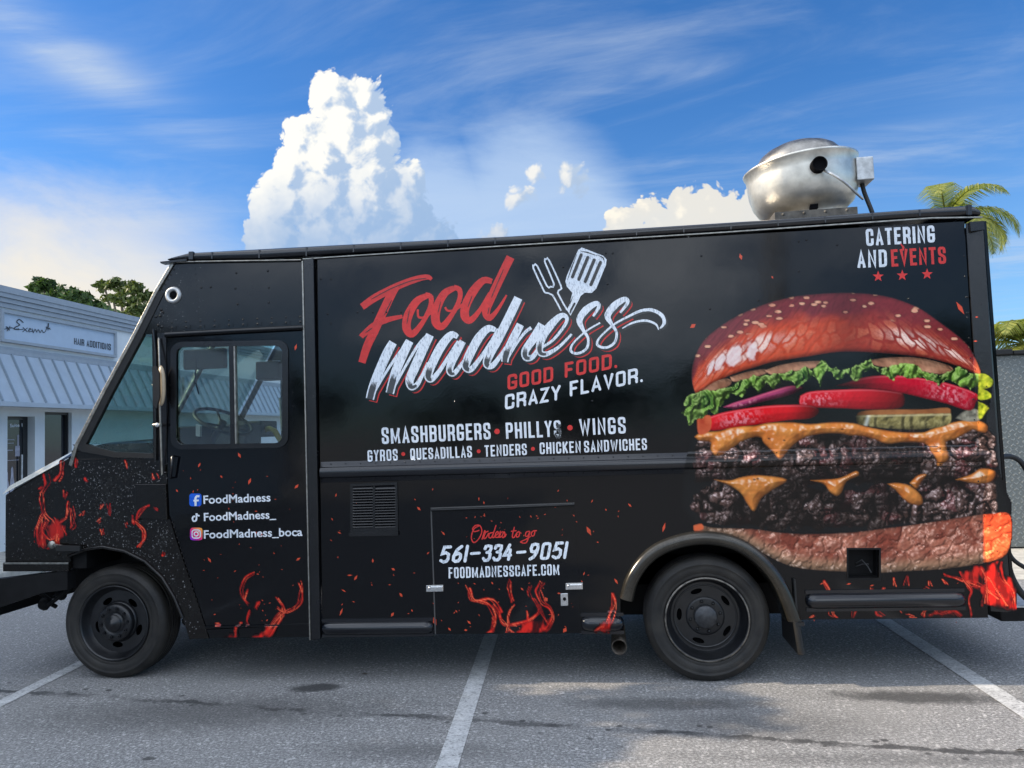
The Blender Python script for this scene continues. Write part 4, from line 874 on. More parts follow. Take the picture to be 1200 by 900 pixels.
def crown_mesh(clumps, per, size):
    """leaf-shaped faces spread through the shell of many small clumps"""
    vs = []; fs = []
    for cx, cy, cz, r in clumps:
        n = int(per * r * r); d_ = rng.normal(size=(n, 3)); d_ /= np.linalg.norm(d_, axis=1)[:, None]; rad = r * rng.uniform(0.45, 1.05, n) ** 0.6
        p = np.array([cx, cy, cz]) + d_ * rad[:, None] * np.array([1, 1, 0.8]); nrm = d_ + rng.normal(size=(n, 3)) * 0.7 + np.array([0, 0, 0.4]); nrm /= np.linalg.norm(nrm, axis=1)[:, None]
        a = np.cross(nrm, rng.normal(size=(n, 3))); a /= np.linalg.norm(a, axis=1)[:, None]; b = np.cross(nrm, a); s = size * rng.uniform(0.6, 1.3, n)[:, None]
        for i in range(n):
            o = len(vs); vs += [p[i] - a[i] * s[i], p[i] + b[i] * s[i] * 0.45, p[i] + a[i] * s[i], p[i] - b[i] * s[i] * 0.45]; fs.append((o, o + 1, o + 2, o + 3))
    return vs, fs
def tree(name, base, blobs, label, cat, leaf, size=0.16, per=260, sub=9, group=None):
    t = thing(name, base, label, cat, group); base = Vector(base); top = max(b[2] for b in blobs); cx = sum(b[0] for b in blobs) / len(blobs); cy = sum(b[1] for b in blobs) / len(blobs)
    clumps = []
    for x, y, z, r in blobs:
        clumps.append((x, y, z, r * 0.55))
        for k in range(sub):
            d_ = rng.normal(size=3); d_ /= np.linalg.norm(d_); d_[2] = abs(d_[2]) * 0.9 - 0.25; q = r * rng.uniform(0.55, 0.9); clumps.append((x + d_[0] * q, y + d_[1] * q, z + d_[2] * q * 0.85, r * rng.uniform(0.22, 0.42)))
    vs, fs = crown_mesh(clumps, per, size); MB().add(vs, fs).build('crown', leaf, t, recalc=False)
    lim = MB(); fork = Vector((cx, cy, base.z + (top - base.z) * 0.42))
    lim.tube([base, base.lerp(fork, 0.5) + Vector((0.1, 0.05, 0)), fork], [0.24, 0.19, 0.15], 8)
    for x, y, z, r in blobs: lim.tube([fork - Vector((0, 0, 0.3)), fork.lerp(Vector((x, y, z)), 0.55) + Vector((0, 0, 0.25)), Vector((x, y, z + r * 0.2))], [0.12, 0.07, 0.025], 6)
    lim.build('trunk', barkm, t); return t
def at(px, py, y): p = S(px, py, y); return (p.x, p.y, p.z)
def blobs_at(lst, y):
    out = []
    for px, py, rp in lst:
        yy = y + rng.uniform(-1.2, 1.2); p = S(px, py, yy); k = (ROT.transposed() @ (p - CAM)).z * -1 / F; out.append((p.x, p.y, p.z, rp * k))
    return out
b1 = blobs_at([(50, 336, 17), (56, 348, 24), (30, 352, 17), (74, 348, 21), (90, 354, 20), (106, 360, 19), (40, 370, 30), (70, 374, 30), (95, 380, 28), (14, 352, 12), (122, 370, 18), (60, 390, 40)], 16)
tree('shade_tree', (b1[0][0], 16, 0), b1, 'dense dark green tree rising behind the salon roof, left of the looser tree', 'tree', leafm, 0.11, 1500, 12)
b2 = blobs_at([(140, 336, 16), (122, 336, 12), (157, 340, 16), (171, 350, 14), (150, 354, 15), (164, 366, 17), (132, 350, 13), (180, 364, 14), (140, 372, 16), (175, 384, 18)], 19)
tree('shade_tree', (b2[0][0] + 0.5, 19, 0), b2, 'loose yellowish green tree with sky gaps beside the truck windshield', 'tree', leafm2, 0.12, 900, 11)
# the row of trees behind the photographer that the wrap mirrors
for i, (x, y, h, r) in enumerate(((-13, -25, 5.2, 2.6), (-6.5, -28, 4.2, 2.4), (-0.5, -26, 4.6, 2.7), (6.0, -27, 5.4, 3.0), (12.5, -24, 6.2, 3.0), (19, -29, 5.0, 2.8), (-20, -24, 6.4, 3.2))):
    bl = [(x + dx * r, y + dy * r, h * 0.62 + dz * r * 0.6, r * 0.55) for dx, dy, dz in ((0, 0, 0.3), (-0.7, 0.1, -0.1), (0.7, 0, -0.2), (0.2, -0.5, 0), (-0.2, 0.5, -0.5))]
    tree('street_tree', (x, y, 0), bl, 'round green tree standing behind the photographer, mirrored dark in the wrap', 'tree', leafm, 0.30, 55, 6, 'trees behind the photographer')
# an unseen tree added beside the salon, left of the camera: its crown dapples the sun on the asphalt
bl = [(-7.4 + rng.uniform(-1.0, 1.0), y_, 3.35 + rng.uniform(-0.45, 0.45), rng.uniform(0.5, 0.8)) for y_ in (-0.75, -1.15, -1.7, -2.3, -3.0, -3.7, -4.4)]
bl += [(-7.5 + rng.uniform(-0.6, 0.4), y_, 3.15 + rng.uniform(-0.3, 0.5), 0.72) for y_ in (-0.65, -1.05, -1.5, -2.0, -2.6, -3.3, -4.0)]
tree('street_tree', (-7.5, -2.6, 0.14), bl, 'unseen leafy tree added by the salon sidewalk to cast dappled shade on the asphalt', 'tree', leafm, 0.10, 900, 7)
# unseen post added behind the photographer to mirror an upright streak in the burger
lp = thing('streak_pole', (5.0, -17.2, 0), 'unseen pale post added behind the photographer to mirror an upright streak on the wrap', 'added post')
palem = mat('pale_post_paint', (0.70, 0.68, 0.62), 0.5); MB().tube([(5.0, -17.2, 0), (5.0, -17.2, 9.0)], [0.24, 0.18], 14).build('pole', palem, lp); MB().box((4.3, -17.4, 9.01), (5.7, -17.0, 9.16)).build('pole_head', palem, lp, bevel=0.03)
# palms
def palm(base, crown, flen, n, label, group, seed):
    rg = random.Random(seed); t = thing('palm_tree', base, label, 'palm tree', group); crown = Vector(crown)
    MB().tube([base, Vector(base).lerp(crown, 0.5) + Vector((0.15, 0, 0)), crown], [0.20, 0.14, 0.11], 10).build('trunk', barkm, t)
    for k in range(n):
        az = 2 * math.pi * k / n + rg.uniform(-0.2, 0.2); el = rg.choice([0.9, 0.7, 0.55, 0.4, 0.25, 0.05]); L = flen * rg.uniform(0.85, 1.1); fr_ = MB(); pts = []
        p = crown.copy(); h = Vector((math.cos(az), math.sin(az), 0)); ang = el
        for s_ in range(15): pts.append(p.copy()); p = p + (h * math.cos(ang) + Vector((0, 0, math.sin(ang)))) * (L / 14); ang -= (0.085 + 0.012 * s_) * (1.0 if el > 0 else 0.7)
        fr_.tube(pts, [0.022 - 0.0013 * i for i in range(15)], 5)
        side_ = Vector((-h.y, h.x, 0))
        for s_ in range(6, 61):
            f = s_ / 61 * 14; i = min(int(f), 13); q = pts[i].lerp(pts[i + 1], f - i); tg = (pts[i + 1] - pts[i]).normalized(); ll = L * 0.30 * math.sin(math.pi * min(1, 0.12 + s_ / 66)) ** 0.7 * rg.uniform(0.85, 1.1)
            for sg_ in (-1, 1):
                dr2 = (side_ * sg_ * 0.8 + tg * 0.62 + Vector((0, 0, -0.10))).normalized(); e1 = q + dr2 * ll * 0.55; e2 = q + dr2 * ll + Vector((0, 0, -ll * 0.42)); wv_ = tg * 0.017
                fr_.add([q - wv_, q + wv_, e1 + wv_ * 0.8, e1 - wv_ * 0.8, e2], [(0, 1, 2, 3), (3, 2, 4)])
        fr_.build('frond', palmm, t, recalc=False)
    return t
c_ = S(1108, 256, 15.0); palm((c_.x + 0.2, 15.0, 0), c_, 2.15, 16, 'palm crown showing above the rear of the truck roof', None, 3)
c_ = S(1203, 405, 12.0); palm((c_.x, 12.0, 0), c_, 1.75, 18, 'low palm behind the grey diamond patterned panel at the right edge', None, 8)

# ================================================================== diamond plate enclosure behind the truck
dpm = bpy.data.materials.new('diamond_plate'); dpm.use_nodes = True; t = NT(dpm.node_tree); t.n.clear()
b = t.add('ShaderNodeBsdfPrincipled', {'Base Color': (0.2, 0.2, 0.2, 1), 'Metallic': 0.2, 'Roughness': 0.42}); oc = t.add('ShaderNodeTexCoord').outputs['Object']
sx = t.add('ShaderNodeSeparateXYZ', {0: oc}); hgt = None
for sgn in (1, -1):
    u = t.math('ADD', t.math('MULTIPLY', sx.outputs[0], 11.0), t.math('MULTIPLY', sx.outputs[2], 11.0 * sgn)); v = t.math('SUBTRACT', t.math('MULTIPLY', sx.outputs[2], 11.0 * sgn), t.math('MULTIPLY', sx.outputs[0], 11.0))
    fu = t.math('SUBTRACT', t.math('FRACT', u), 0.5); row = t.math('MULTIPLY', t.math('FLOOR', u), 0.5); fv = t.math('SUBTRACT', t.math('FRACT', t.math('ADD', v, t.math('ADD', row, 0.25 * sgn))), 0.5)
    e = t.math('ADD', t.math('POWER', t.math('MULTIPLY', fu, 2.4), 2.0), t.math('POWER', t.math('MULTIPLY', fv, 6.5), 2.0)); k_ = t.math('SUBTRACT', 1.0, t.smooth(e, 0.3, 1.0)); hgt = k_ if hgt is None else t.math('MAXIMUM', hgt, k_)
t.l.new(t.mixc(t.math('MULTIPLY', hgt, 0.5), (0.15, 0.165, 0.16, 1), (0.33, 0.35, 0.34, 1)), b.inputs['Base Color'])
t.l.new(t.add('ShaderNodeBump', {'Strength': 0.8, 'Distance': 0.01, 'Height': hgt}).outputs[0], b.inputs['Normal']); t.add('ShaderNodeOutputMaterial', {'Surface': b.outputs[0]})
ex0 = S(1155, 500, 5.1).x; ez = S(1180, 416, 5.1).z
en = thing('metal_container', (ex0 + 1.5, 6, 0), 'tall grey diamond plate container with a black rim at the right edge of the photo', 'container')
MB().box((ex0, 5.1, 0.02), (ex0 + 3.2, 7.0, ez)).build('body', dpm, en, bevel=0.015)
rm_ = MB().box((ex0 - 0.05, 5.02, ez + 0.001), (ex0 + 0.35, 7.05, ez + 0.07)); a = S(1166, 411, 5.05); b_ = S(1176, 417, 5.05); rm_.box((ex0 + 0.36, 5.02, ez + 0.001), (ex0 + 0.62, 7.05, ez + 0.05)); rm_.build('rim', M['rubber'], en, bevel=0.01)


# ================================================================== lettering, drawn as flat vinyl shapes on the truck's side
LAY = [0.0]
class Ink:
    """flat vinyl outlines in photo pixels, laid on the side plane; each stroke a hair above the one before"""
    def __init__(s, lift=0.0012): s.mb = MB(); s.y = lift; s.n = 0
    def put(s, pts, faces):
        s.n += 1; base = s.y + (s.n % 40) * 0.00004; m = len(pts); vs = []
        for i, p in enumerate(pts): q = S(p[0], p[1]); vs.append((q.x, -(base + side_off(p[0], p[1]) + 0.00002 * i / m), q.z))
        s.mb.add(vs, faces)
    def poly(s, pts):
        s.put(pts, [tuple(t) for t in geometry.tessellate_polygon([[Vector((p[0], p[1], 0)) for p in pts]])])
    def disc(s, c, r, n=16, ry=None): s.put([(c[0] + r * math.cos(a), c[1] + (ry or r) * math.sin(a)) for a in np.linspace(0, 2 * math.pi, n + 1)[:-1]], [tuple(range(n))])
    def stroke(s, pts, w, cap=0.0, rnd=False, closed=False):
        """mitred ribbon; w one width or one per point"""
        P_ = [np.array(p, float) for p in pts]; ws = list(w) if hasattr(w, '__len__') else [w] * len(P_)
        q = [P_[0]]; v = [ws[0]]
        for p, ww in zip(P_[1:], ws[1:]):
            if np.linalg.norm(p - q[-1]) > 1e-3: q.append(p); v.append(ww)
        P_, ws = q, v
        if len(P_) < 2: return
        if not closed:
            a = P_[0] - P_[1]; a /= np.linalg.norm(a); b = P_[-1] - P_[-2]; b /= np.linalg.norm(b)
            if rnd:
                P_ = [P_[0] + a * ws[0] * .46, P_[0] + a * ws[0] * .33] + P_ + [P_[-1] + b * ws[-1] * .33, P_[-1] + b * ws[-1] * .46]; ws = [ws[0] * .35, ws[0] * .74] + ws + [ws[-1] * .74, ws[-1] * .35]
            elif cap: P_[0] = P_[0] + a * cap; P_[-1] = P_[-1] + b * cap
        n = len(P_); L = []; R_ = []
        for i in range(n):
            if closed: a = P_[i] - P_[i - 1]; b = P_[(i + 1) % n] - P_[i]
            else: a = P_[i] - P_[i - 1] if i else P_[1] - P_[0]; b = P_[i + 1] - P_[i] if i < n - 1 else a
            a = a / (np.linalg.norm(a) + 1e-9); b = b / (np.linalg.norm(b) + 1e-9); na = np.array([-a[1], a[0]]); nb = np.array([-b[1], b[0]]); m = na + nb; l = np.linalg.norm(m)
            m = na if l < 0.3 else m / l; k = ws[i] / 2 / max(0.5, m @ na); L.append(P_[i] + m * k); R_.append(P_[i] - m * k)
        vs = [p for pr_ in zip(L, R_) for p in pr_]; fs = [(2 * i, 2 * i + 1, 2 * i + 3, 2 * i + 2) for i in range(n - 1)]
        if closed: fs.append((2 * n - 2, 2 * n - 1, 1, 0))
        s.put(vs, fs)
    def build(s, name, m, parent, label=None): return s.mb.build(name, m, parent, recalc=False, label=label)
def cm2(pts, n=5): return [(v.x, v.y) for v in catmull([Vector((p[0], p[1], 0)) for p in pts], n)]
def cmw(pts, ws, n=5):
    t = np.linspace(0, len(pts) - 1, (len(pts) - 1) * n + 1); return [(p[0], p[1]) for p in cm2(pts, n)], list(np.interp(t, range(len(pts)), ws))
O_ = [(.25, 1), (.75, 1), (.93, .965), (1, .87), (1, .13), (.93, .035), (.75, 0), (.25, 0), (.07, .035), (0, .13), (0, .87), (.07, .965)]
GL = {
 'A': (1.0, [[(0, 0), (.5, 1.0), (1, 0)], [(.2, .27), (.8, .27)]]), 'B': (1, [[(0, 0), (0, 1), (.72, 1), (.94, .95), (1, .85), (1, .67), (.93, .57), (.75, .53), (0, .53)], [(.75, .53), (.95, .47), (1, .36), (1, .15), (.94, .04), (.72, 0), (0, 0)]]),
 'C': (1, [[(1, .68), (1, .87), (.93, .965), (.75, 1), (.25, 1), (.07, .965), (0, .87), (0, .13), (.07, .035), (.25, 0), (.75, 0), (.93, .035), (1, .13), (1, .32)]]),
 'D': (1, [[(0, 0), (0, 1), (.68, 1), (.93, .95), (1, .83), (1, .17), (.93, .05), (.68, 0), (0, 0)]]), 'E': (.85, [[(1, 1), (0, 1), (0, 0), (1, 0)], [(0, .52), (.82, .52)]]), 'F': (.82, [[(1, 1), (0, 1), (0, 0)], [(0, .5), (.82, .5)]]),
 'G': (1, [[(1, .76), (1, .87), (.93, .965), (.75, 1), (.25, 1), (.07, .965), (0, .87), (0, .13), (.07, .035), (.25, 0), (.75, 0), (.93, .035), (1, .13), (1, .44), (.55, .44)]]),
 'H': (1, [[(0, 0), (0, 1)], [(1, 0), (1, 1)], [(0, .5), (1, .5)]]), 'I': (0, [[(0, 0), (0, 1)]]), 'K': (1, [[(0, 0), (0, 1)], [(1, 1), (.12, .42)], [(.34, .58), (1, 0)]]), 'L': (.80, [[(0, 1), (0, 0), (1, 0)]]),
 'M': (1.5, [[(0, 0), (0, 1), (.5, .15), (1, 1), (1, 0)]]), 'N': (1.05, [[(0, 0), (0, 1), (1, 0), (1, 1)]]), 'O': (1, [O_]), 'P': (1, [[(0, 0), (0, 1), (.72, 1), (.94, .95), (1, .85), (1, .60), (.94, .50), (.72, .45), (0, .45)]]),
 'Q': (1, [O_, [(.55, .22), (1.05, -.06)]]), 'R': (1, [[(0, 0), (0, 1), (.72, 1), (.94, .95), (1, .85), (1, .63), (.94, .53), (.72, .48), (0, .48)], [(.62, .48), (1, .30), (1, 0)]]),
 'S': (1, [[(1, .72), (1, .87), (.93, .965), (.75, 1), (.25, 1), (.07, .965), (0, .87), (0, .70), (.10, .58), (.90, .40), (1, .29), (1, .13), (.93, .035), (.75, 0), (.25, 0), (.07, .035), (0, .13), (0, .28)]]),
 'T': (.9, [[(0, 1), (1, 1)], [(.5, 1), (.5, 0)]]), 'U': (1, [[(0, 1), (0, .13), (.07, .035), (.25, 0), (.75, 0), (.93, .035), (1, .13), (1, 1)]]), 'V': (1, [[(0, 1), (.5, 0), (1, 1)]]), 'W': (1.65, [[(0, 1), (.25, 0), (.5, .85), (.75, 0), (1, 1)]]),
 'Y': (1, [[(0, 1), (.5, .46), (1, 1)], [(.5, .46), (.5, 0)]]), 'Z': (.9, [[(0, 1), (1, 1), (0, 0), (1, 0)]]), '.': (0, [[(0, 0), (0, .03)]]),
 '0': (1, [O_]), '1': (0, [[(0, 1), (0, 0)]]), '3': (1, [[(0, .80), (.1, .97), (.5, 1), (.95, .95), (1, .78), (.85, .58), (.40, .54)], [(.70, .55), (1, .42), (1, .14), (.75, 0), (.25, 0), (0, .14)]]),
 '4': (1, [[(.62, 1), (0, .30), (1.05, .30)], [(.86, .66), (.80, 0)]]), '5': (1, [[(1.05, 1), (.22, 1), (.06, .56), (.55, .62), (.95, .50), (1, .22), (.8, .04), (.4, 0), (0, .10)]]),
 '6': (1, [[(.92, 1), (.35, .78), (.02, .36), (.05, .10), (.35, 0), (.78, .03), (1, .22), (.95, .44), (.65, .54), (.2, .46)]]), '9': (1, [[(.98, .62), (.6, .46), (.15, .52), (0, .72), (.12, .95), (.5, 1), (.9, .96), (1, .78), (.9, .40), (.55, .12), (.10, 0)]]),
 '-': (.9, [[(0, .52), (1, .52)]]),
}
def text(ink, s, p0, p1, h, stem=0.15, wid=0.40, gap=0.085, slant=0.0, rnd=False, grow=0.0, emit=None):
    """caps along the base line p0 -> p1 in photo pixels, h tall; the letter widths are fitted to the line"""
    p0 = np.array(p0, float); p1 = np.array(p1, float); ws = []
    for c in s: ws.append(0.22 if c == ' ' else max(stem, (wid - stem) * GL[c][0] + stem))
    tot = sum(ws) + gap * (len(s) - 1); D_ = p1 - p0; ux = D_ / tot; n = np.array([D_[1], -D_[0]]) / np.linalg.norm(D_); sx_ = np.linalg.norm(ux) / h
    x = 0.0; T = h * stem
    for c, w in zip(s, ws):
        if c != ' ':
            for st_ in GL[c][1]:
                pts = []
                for u, v in st_:
                    lx = x + stem / 2 + u * (w - stem); ly = stem / 2 * 0.9 + v * (1 - stem * 0.9); pts.append(p0 + ux * lx + n * (ly * h) + D_ / np.linalg.norm(D_) * slant * ly * h)
                if st_[0] == st_[-1] or st_ is O_:
                    cl = pts[:-1] if st_[0] == st_[-1] else pts
                    ink.stroke(cl, T * (0.97 if not grow else 1 + grow), closed=True)
                else: ink.stroke(pts, T * (1 + grow), cap=0 if rnd else T * 0.45, rnd=rnd)
        x += w + gap

# --- menu lines
k = Ink(); text(k, 'SMASHBURGERS', (447.5, 520.3), (575.5, 514.6), 19.2); text(k, 'PHILLYS', (593, 514.3), (658, 511.3), 18.8); text(k, 'WINGS', (679, 510.3), (734, 507.7), 19.2)
text(k, 'GYROS', (431, 541.0), (466.5, 539.4), 13.2); text(k, 'QUESADILLAS', (481, 539.0), (553.5, 535.8), 13.3); text(k, 'TENDERS', (568, 535.2), (617.8, 533.0), 13.2); text(k, 'CHICKEN', (632.5, 532.2), (681, 530.3), 13.4); text(k, 'SANDWICHES', (684.5, 530.2), (758.5, 527.0), 13.4)
k.build('menu_lettering', M['white'], side_o)
for x, y, r in ((582.5, 505.6, 3.2), (668, 501.2, 3.2), (472.6, 532.0, 2.3), (561, 528.8, 2.3), (624.5, 526.0, 2.3)): k = Ink(); k.disc((x, y), r); k.build('bullet_dot', M['red'], side_o)
# scuff where the wrap has peeled on the last letter of PHILLYS
k = Ink(0.0030); rg = random.Random(2)
for _ in range(26): x = 650 + rg.uniform(0, 7); y = 493 + rg.uniform(0, 20); k.disc((x, y), rg.uniform(0.5, 1.5), 6)
k.stroke([(654, 497), (656, 505), (655, 514)], 2.0); k.build('scuff', M['grey'], side_o)
# --- CATERING AND EVENTS
k = Ink(); text(k, 'CATERING', (1015, 288.2), (1096, 283.8), 19.6, 0.165, 0.42); text(k, 'AND', (1004.5, 314.0), (1040, 312.6), 20.2, 0.165, 0.42); k.build('catering_lettering', M['white'], side_o)
k = Ink(); text(k, 'EVENTS', (1044.5, 312.4), (1109, 308.8), 19.8, 0.165, 0.42); k.stroke([(1055, 285), (1058.5, 290), (1058, 294)], [.6, 2.6, 1.4])
for cx, cy in ((1029, 324), (1057.2, 322.8), (1086.3, 321.3)): k.poly([(cx + (6.8 if i % 2 == 0 else 2.8) * math.sin(math.pi * i / 5), cy - (6.8 if i % 2 == 0 else 2.8) * math.cos(math.pi * i / 5)) for i in range(10)])
k.build('events_lettering', M['red'], side_o)
# --- GOOD FOOD. CRAZY FLAVOR.
k = Ink(); text(k, 'GOOD', (594.5, 457.2), (648.5, 446.6), 17.2, 0.19, 0.62, 0.12, 0.20, True); k.build('good_lettering', M['red'], side_o); k = Ink(); text(k, 'FOOD.', (661.5, 443.0), (723.5, 430.8), 17.4, 0.19, 0.62, 0.12, 0.20, True); k.build('food_lettering', M['red'], side_o)
k = Ink(); text(k, 'CRAZY', (591.5, 480.2), (657, 468.2), 17.0, 0.18, 0.62, 0.12, 0.20, True); k.build('crazy_lettering', M['white'], side_o); k = Ink(); text(k, 'FLAVOR.', (667.5, 464.8), (753.5, 447.4), 17.2, 0.18, 0.62, 0.12, 0.20, True); k.build('flavor_lettering', M['white'], side_o)

# --- Food
Z1 = lambda l: [(410 + x / 6, 280 + y / 6) for x, y in l]; Z2 = lambda l: [(420 + x / 6, 370 + y / 6) for x, y in l]; Z3 = lambda l: [(600 + x / 6, 280 + y / 6) for x, y in l]; Z4 = lambda l: [(580 + x / 6, 390 + y / 6) for x, y in l]
food = [
 (Z1([(85, 478), (180, 412), (330, 335), (460, 285), (545, 268), (575, 285)]), [8, 9, 8.5, 7.5, 6, 3.5]), (Z1([(330, 340), (290, 395), (235, 510), (175, 640), (120, 760), (85, 870)]), [7, 10, 10.5, 10.5, 9.5, 8.5]),
 (Z1([(82, 685), (165, 612), (260, 570), (370, 545)]), [6, 7.5, 6.5, 4]), (Z1([(70, 650 + 20), (100, 690)]), [3, 4]),
 (Z1([(545, 398), (470, 440), (410, 540), (400, 630), (440, 668), (510, 590), (565, 480), (570, 410), (530, 392)]), [6, 9, 10.5, 10, 8, 5.5, 5.5, 6, 6]), (Z1([(478, 495), (485, 550), (540, 545), (590, 495)]), [2.5, 2.5, 2.8, 3]),
 (Z1([(735, 345), (665, 385), (610, 490), (605, 585), (650, 615), (720, 530), (770, 430), (772, 360), (730, 340)]), [6, 9, 10.5, 10, 8, 5.5, 5.5, 6, 6]), (Z1([(670, 480), (690, 505), (740, 500), (790, 462)]), [2.5, 2.5, 2.8, 3]),
 (Z1([(1000, 300), (940, 292), (870, 365), (815, 470), (810, 545), (848, 572), (915, 500), (985, 380)]), [6, 8, 10.5, 10.5, 10, 7.5, 5, 4]), (Z1([(1130, 128), (1075, 240), (1000, 400), (958, 510), (985, 555), (1045, 490), (1102, 395)]), [10, 10, 10, 9.5, 7, 4, 2])]
k = Ink()
for p, w in food: a, b = cmw(p, w); k.stroke(a, b)
k.build('food_lettering', M['red'], side_o)
k = Ink(0.0032)                                            # dry-brush gaps in the red
for p in ([(150, 425), (300, 345), (450, 290), (540, 278)], [(295, 430), (240, 540)], [(1080, 215), (1030, 330), (995, 415)], [(110, 660), (160, 625)], [(420, 500), (400, 600)], [(860, 400), (830, 480)], [(640, 440), (620, 520)], [(980, 480), (970, 530)]):
    k.stroke(cm2(Z1(p), 4), [0.3] + [0.9] * ((len(p) - 1) * 4 - 1) + [0.2])
k.build('brush_gaps', M['ink'], side_o)

# --- madness: red shadow, black gap, white brush letters, grey worn feet
mad = [
 (Z2([(245, 188), (205, 260), (150, 385), (105, 500), (82, 585)]), [9.5, 11, 11, 10.5, 10]), (Z2([(118, 530), (200, 390), (290, 260), (352, 185)]), [3, 3, 3.5, 4]), (Z2([(362, 178), (310, 280), (255, 420), (222, 545)]), [9.5, 11, 10.5, 10]),
 (Z2([(248, 510), (330, 360), (420, 210), (490, 135)]), [3, 3, 3.5, 4]), (Z2([(505, 135), (455, 235), (395, 370), (362, 450), (372, 500), (410, 488), (450, 420), (490, 330)]), [9.5, 11, 11, 10, 8, 6, 4, 3]),
 (Z2([(700, 150), (655, 135), (590, 205), (525, 325), (492, 420), (515, 447), (570, 390), (640, 280), (705, 180)]), [5, 8.5, 10.5, 10.5, 9.5, 7, 5, 4, 4]), (Z2([(735, 180), (690, 260), (650, 345), (645, 395), (675, 405), (730, 335), (770, 270)]), [8, 9.5, 9, 8, 6, 4, 2.5]),
 (Z2([(965, 100), (910, 92), (845, 160), (780, 280), (755, 355), (790, 378), (850, 310), (930, 190), (985, 95)]), [5, 8.5, 10.5, 10.5, 9.5, 7, 5, 4, 4]), (Z2([(1125, -125), (1060, 10), (980, 170), (915, 290), (905, 345), (945, 350), (1000, 280), (1040, 215)]), [10, 10.5, 10.5, 10, 8.5, 6.5, 4.5, 3]),
 (Z2([(1140, 62), (1085, 170), (1040, 270), (1030, 325)]), [9, 10, 9.5, 8.5]), (Z2([(1050, 300), (1110, 200), (1170, 120), (1215, 85)]), [3, 3, 3.5, 4]), (Z2([(1290, 60), (1235, 155), (1175, 245), (1180, 295), (1225, 290), (1270, 225), (1300, 180)]), [9, 10, 9, 8, 6, 4, 3]),
 (Z3([(200, 770), (290, 710), (370, 610), (385, 555), (345, 540), (270, 610), (210, 700), (195, 790), (240, 810), (330, 760), (420, 670)]), [3, 3.2, 3.6, 4.5, 6, 9.5, 9.5, 8, 6, 3.6, 2.6]),
 (Z3([(570, 545), (610, 480), (590, 455), (520, 500), (475, 570), (500, 640), (535, 700), (525, 770), (465, 805), (415, 790), (430, 735), (520, 650), (620, 590)]), [2.5, 4, 6, 8.5, 7.5, 4, 3, 3, 3, 3, 2.2, 2.0, 2.0]),
 (Z3([(760, 520), (812, 450), (790, 425), (720, 470), (672, 540), (700, 600), (735, 660), (720, 730), (660, 765), (600, 745), (620, 690), (720, 600), (830, 540)]), [2.5, 4, 6, 8.5, 7.5, 4, 3, 3, 3, 3, 2.2, 2.4, 2.6]),
 (Z3([(820, 545), (900, 508), (980, 500), (1050, 535), (1070, 590), (1040, 630)]), [2.6, 3.2, 3.8, 4.4, 4, 1.5]), (Z3([(775, 630), (850, 590), (940, 575), (1010, 600), (1030, 640)]), [1.2, 2.4, 2.8, 2.4, 1])]
k = Ink(0.0009)
for p, w in mad[:-2]: a, b = cmw([(x + 3.6, y + 3.4) for x, y in p], w); k.stroke(a, [q * 1.0 for q in b])
k.build('lettering_shadow', M['red'], side_o)
k = Ink(0.0030)
for p, w in mad: a, b = cmw([(x + 2.0, y + 1.9) for x, y in p], w); k.stroke(a, [q + 1.0 for q in b])
k.build('lettering_gap', M['ink'], side_o)
wm_ = wrap_mat('brushed_white_vinyl', False, 0.3); nt = NT(wm_.node_tree); bs = [n for n in nt.n if n.type == 'BSDF_PRINCIPLED'][0]; oc = nt.add('ShaderNodeTexCoord').outputs['Object']
mp = nt.add('ShaderNodeMapping', {'Vector': oc, 'Rotation': (0, math.radians(28), 0), 'Scale': (3.0, 1.0, 0.8)}).outputs[0]
nt.l.new(nt.mixc(nt.smooth(nt.noise(mp, 34, 6, 0.8), 0.50, 0.62), (0.74, 0.79, 0.84, 1), (0.30, 0.34, 0.39, 1)), bs.inputs['Base Color'])
k = Ink(0.0052)
for p, w in mad: a, b = cmw(p, w); k.stroke(a, b)
k.build('madness_lettering', wm_, side_o)
k = Ink(0.0075); rg = random.Random(5)
for idx, (f0, f1) in {0: (.74, .97), 2: (.72, .97), 4: (.50, .72), 5: (.44, .62), 6: (.42, .66), 7: (.44, .60), 8: (.46, .62), 9: (.58, .95), 11: (.36, .60), 12: (.66, .80)}.items():
    a, b = cmw(*mad[idx]); i0 = int(f0 * len(a)); i1 = max(i0 + 2, int(f1 * len(a)) + 1); seg = a[i0:i1]; ww = [max(0.5, q - 3.4) for q in b[i0:i1]]
    k.stroke(seg, ww)
    d_ = np.array(seg[0]) - np.array(seg[1]); d_ /= np.linalg.norm(d_); nrm = np.array([-d_[1], d_[0]])
    for q in range(4):
        o = np.array(seg[0]) + nrm * (q - 1.5) * ww[0] / 4.4; k.stroke([o - d_ * 1, o + d_ * rg.uniform(2, 7)], [ww[0] / 4.2, 0.3])
k.build('worn_fill', M['grey'], side_o)
# --- fork and spatula
k = Ink()
k.stroke(cm2(Z3([(345, 505), (285, 395), (235, 378), (215, 345), (150, 205), (157, 185), (178, 190), (245, 330), (270, 336), (296, 318), (230, 160), (243, 143), (262, 152), (342, 325), (342, 355), (322, 380), (388, 500)]), 2), 1.9)
head = Z3([(465, 78), (490, 60), (640, 118), (666, 145), (660, 185), (592, 350), (560, 380), (512, 378), (482, 402), (465, 440), (412, 540), (385, 500), (402, 468), (425, 380), (385, 335), (375, 300), (385, 260)])
k.poly(head); k.build('utensil_print', wm_, side_o)
k = Ink(0.0032)
for a, b in (((487, 112), (425, 268)), ((533, 130), (470, 285)), ((578, 148), (515, 300)), ((622, 165), (555, 322))): k.stroke(Z3([a, b]), 3.7, rnd=True)
k.stroke(Z3([(440, 455), (415, 500), (408, 520)]), [2.5, 2.2, 1.2], rnd=True)
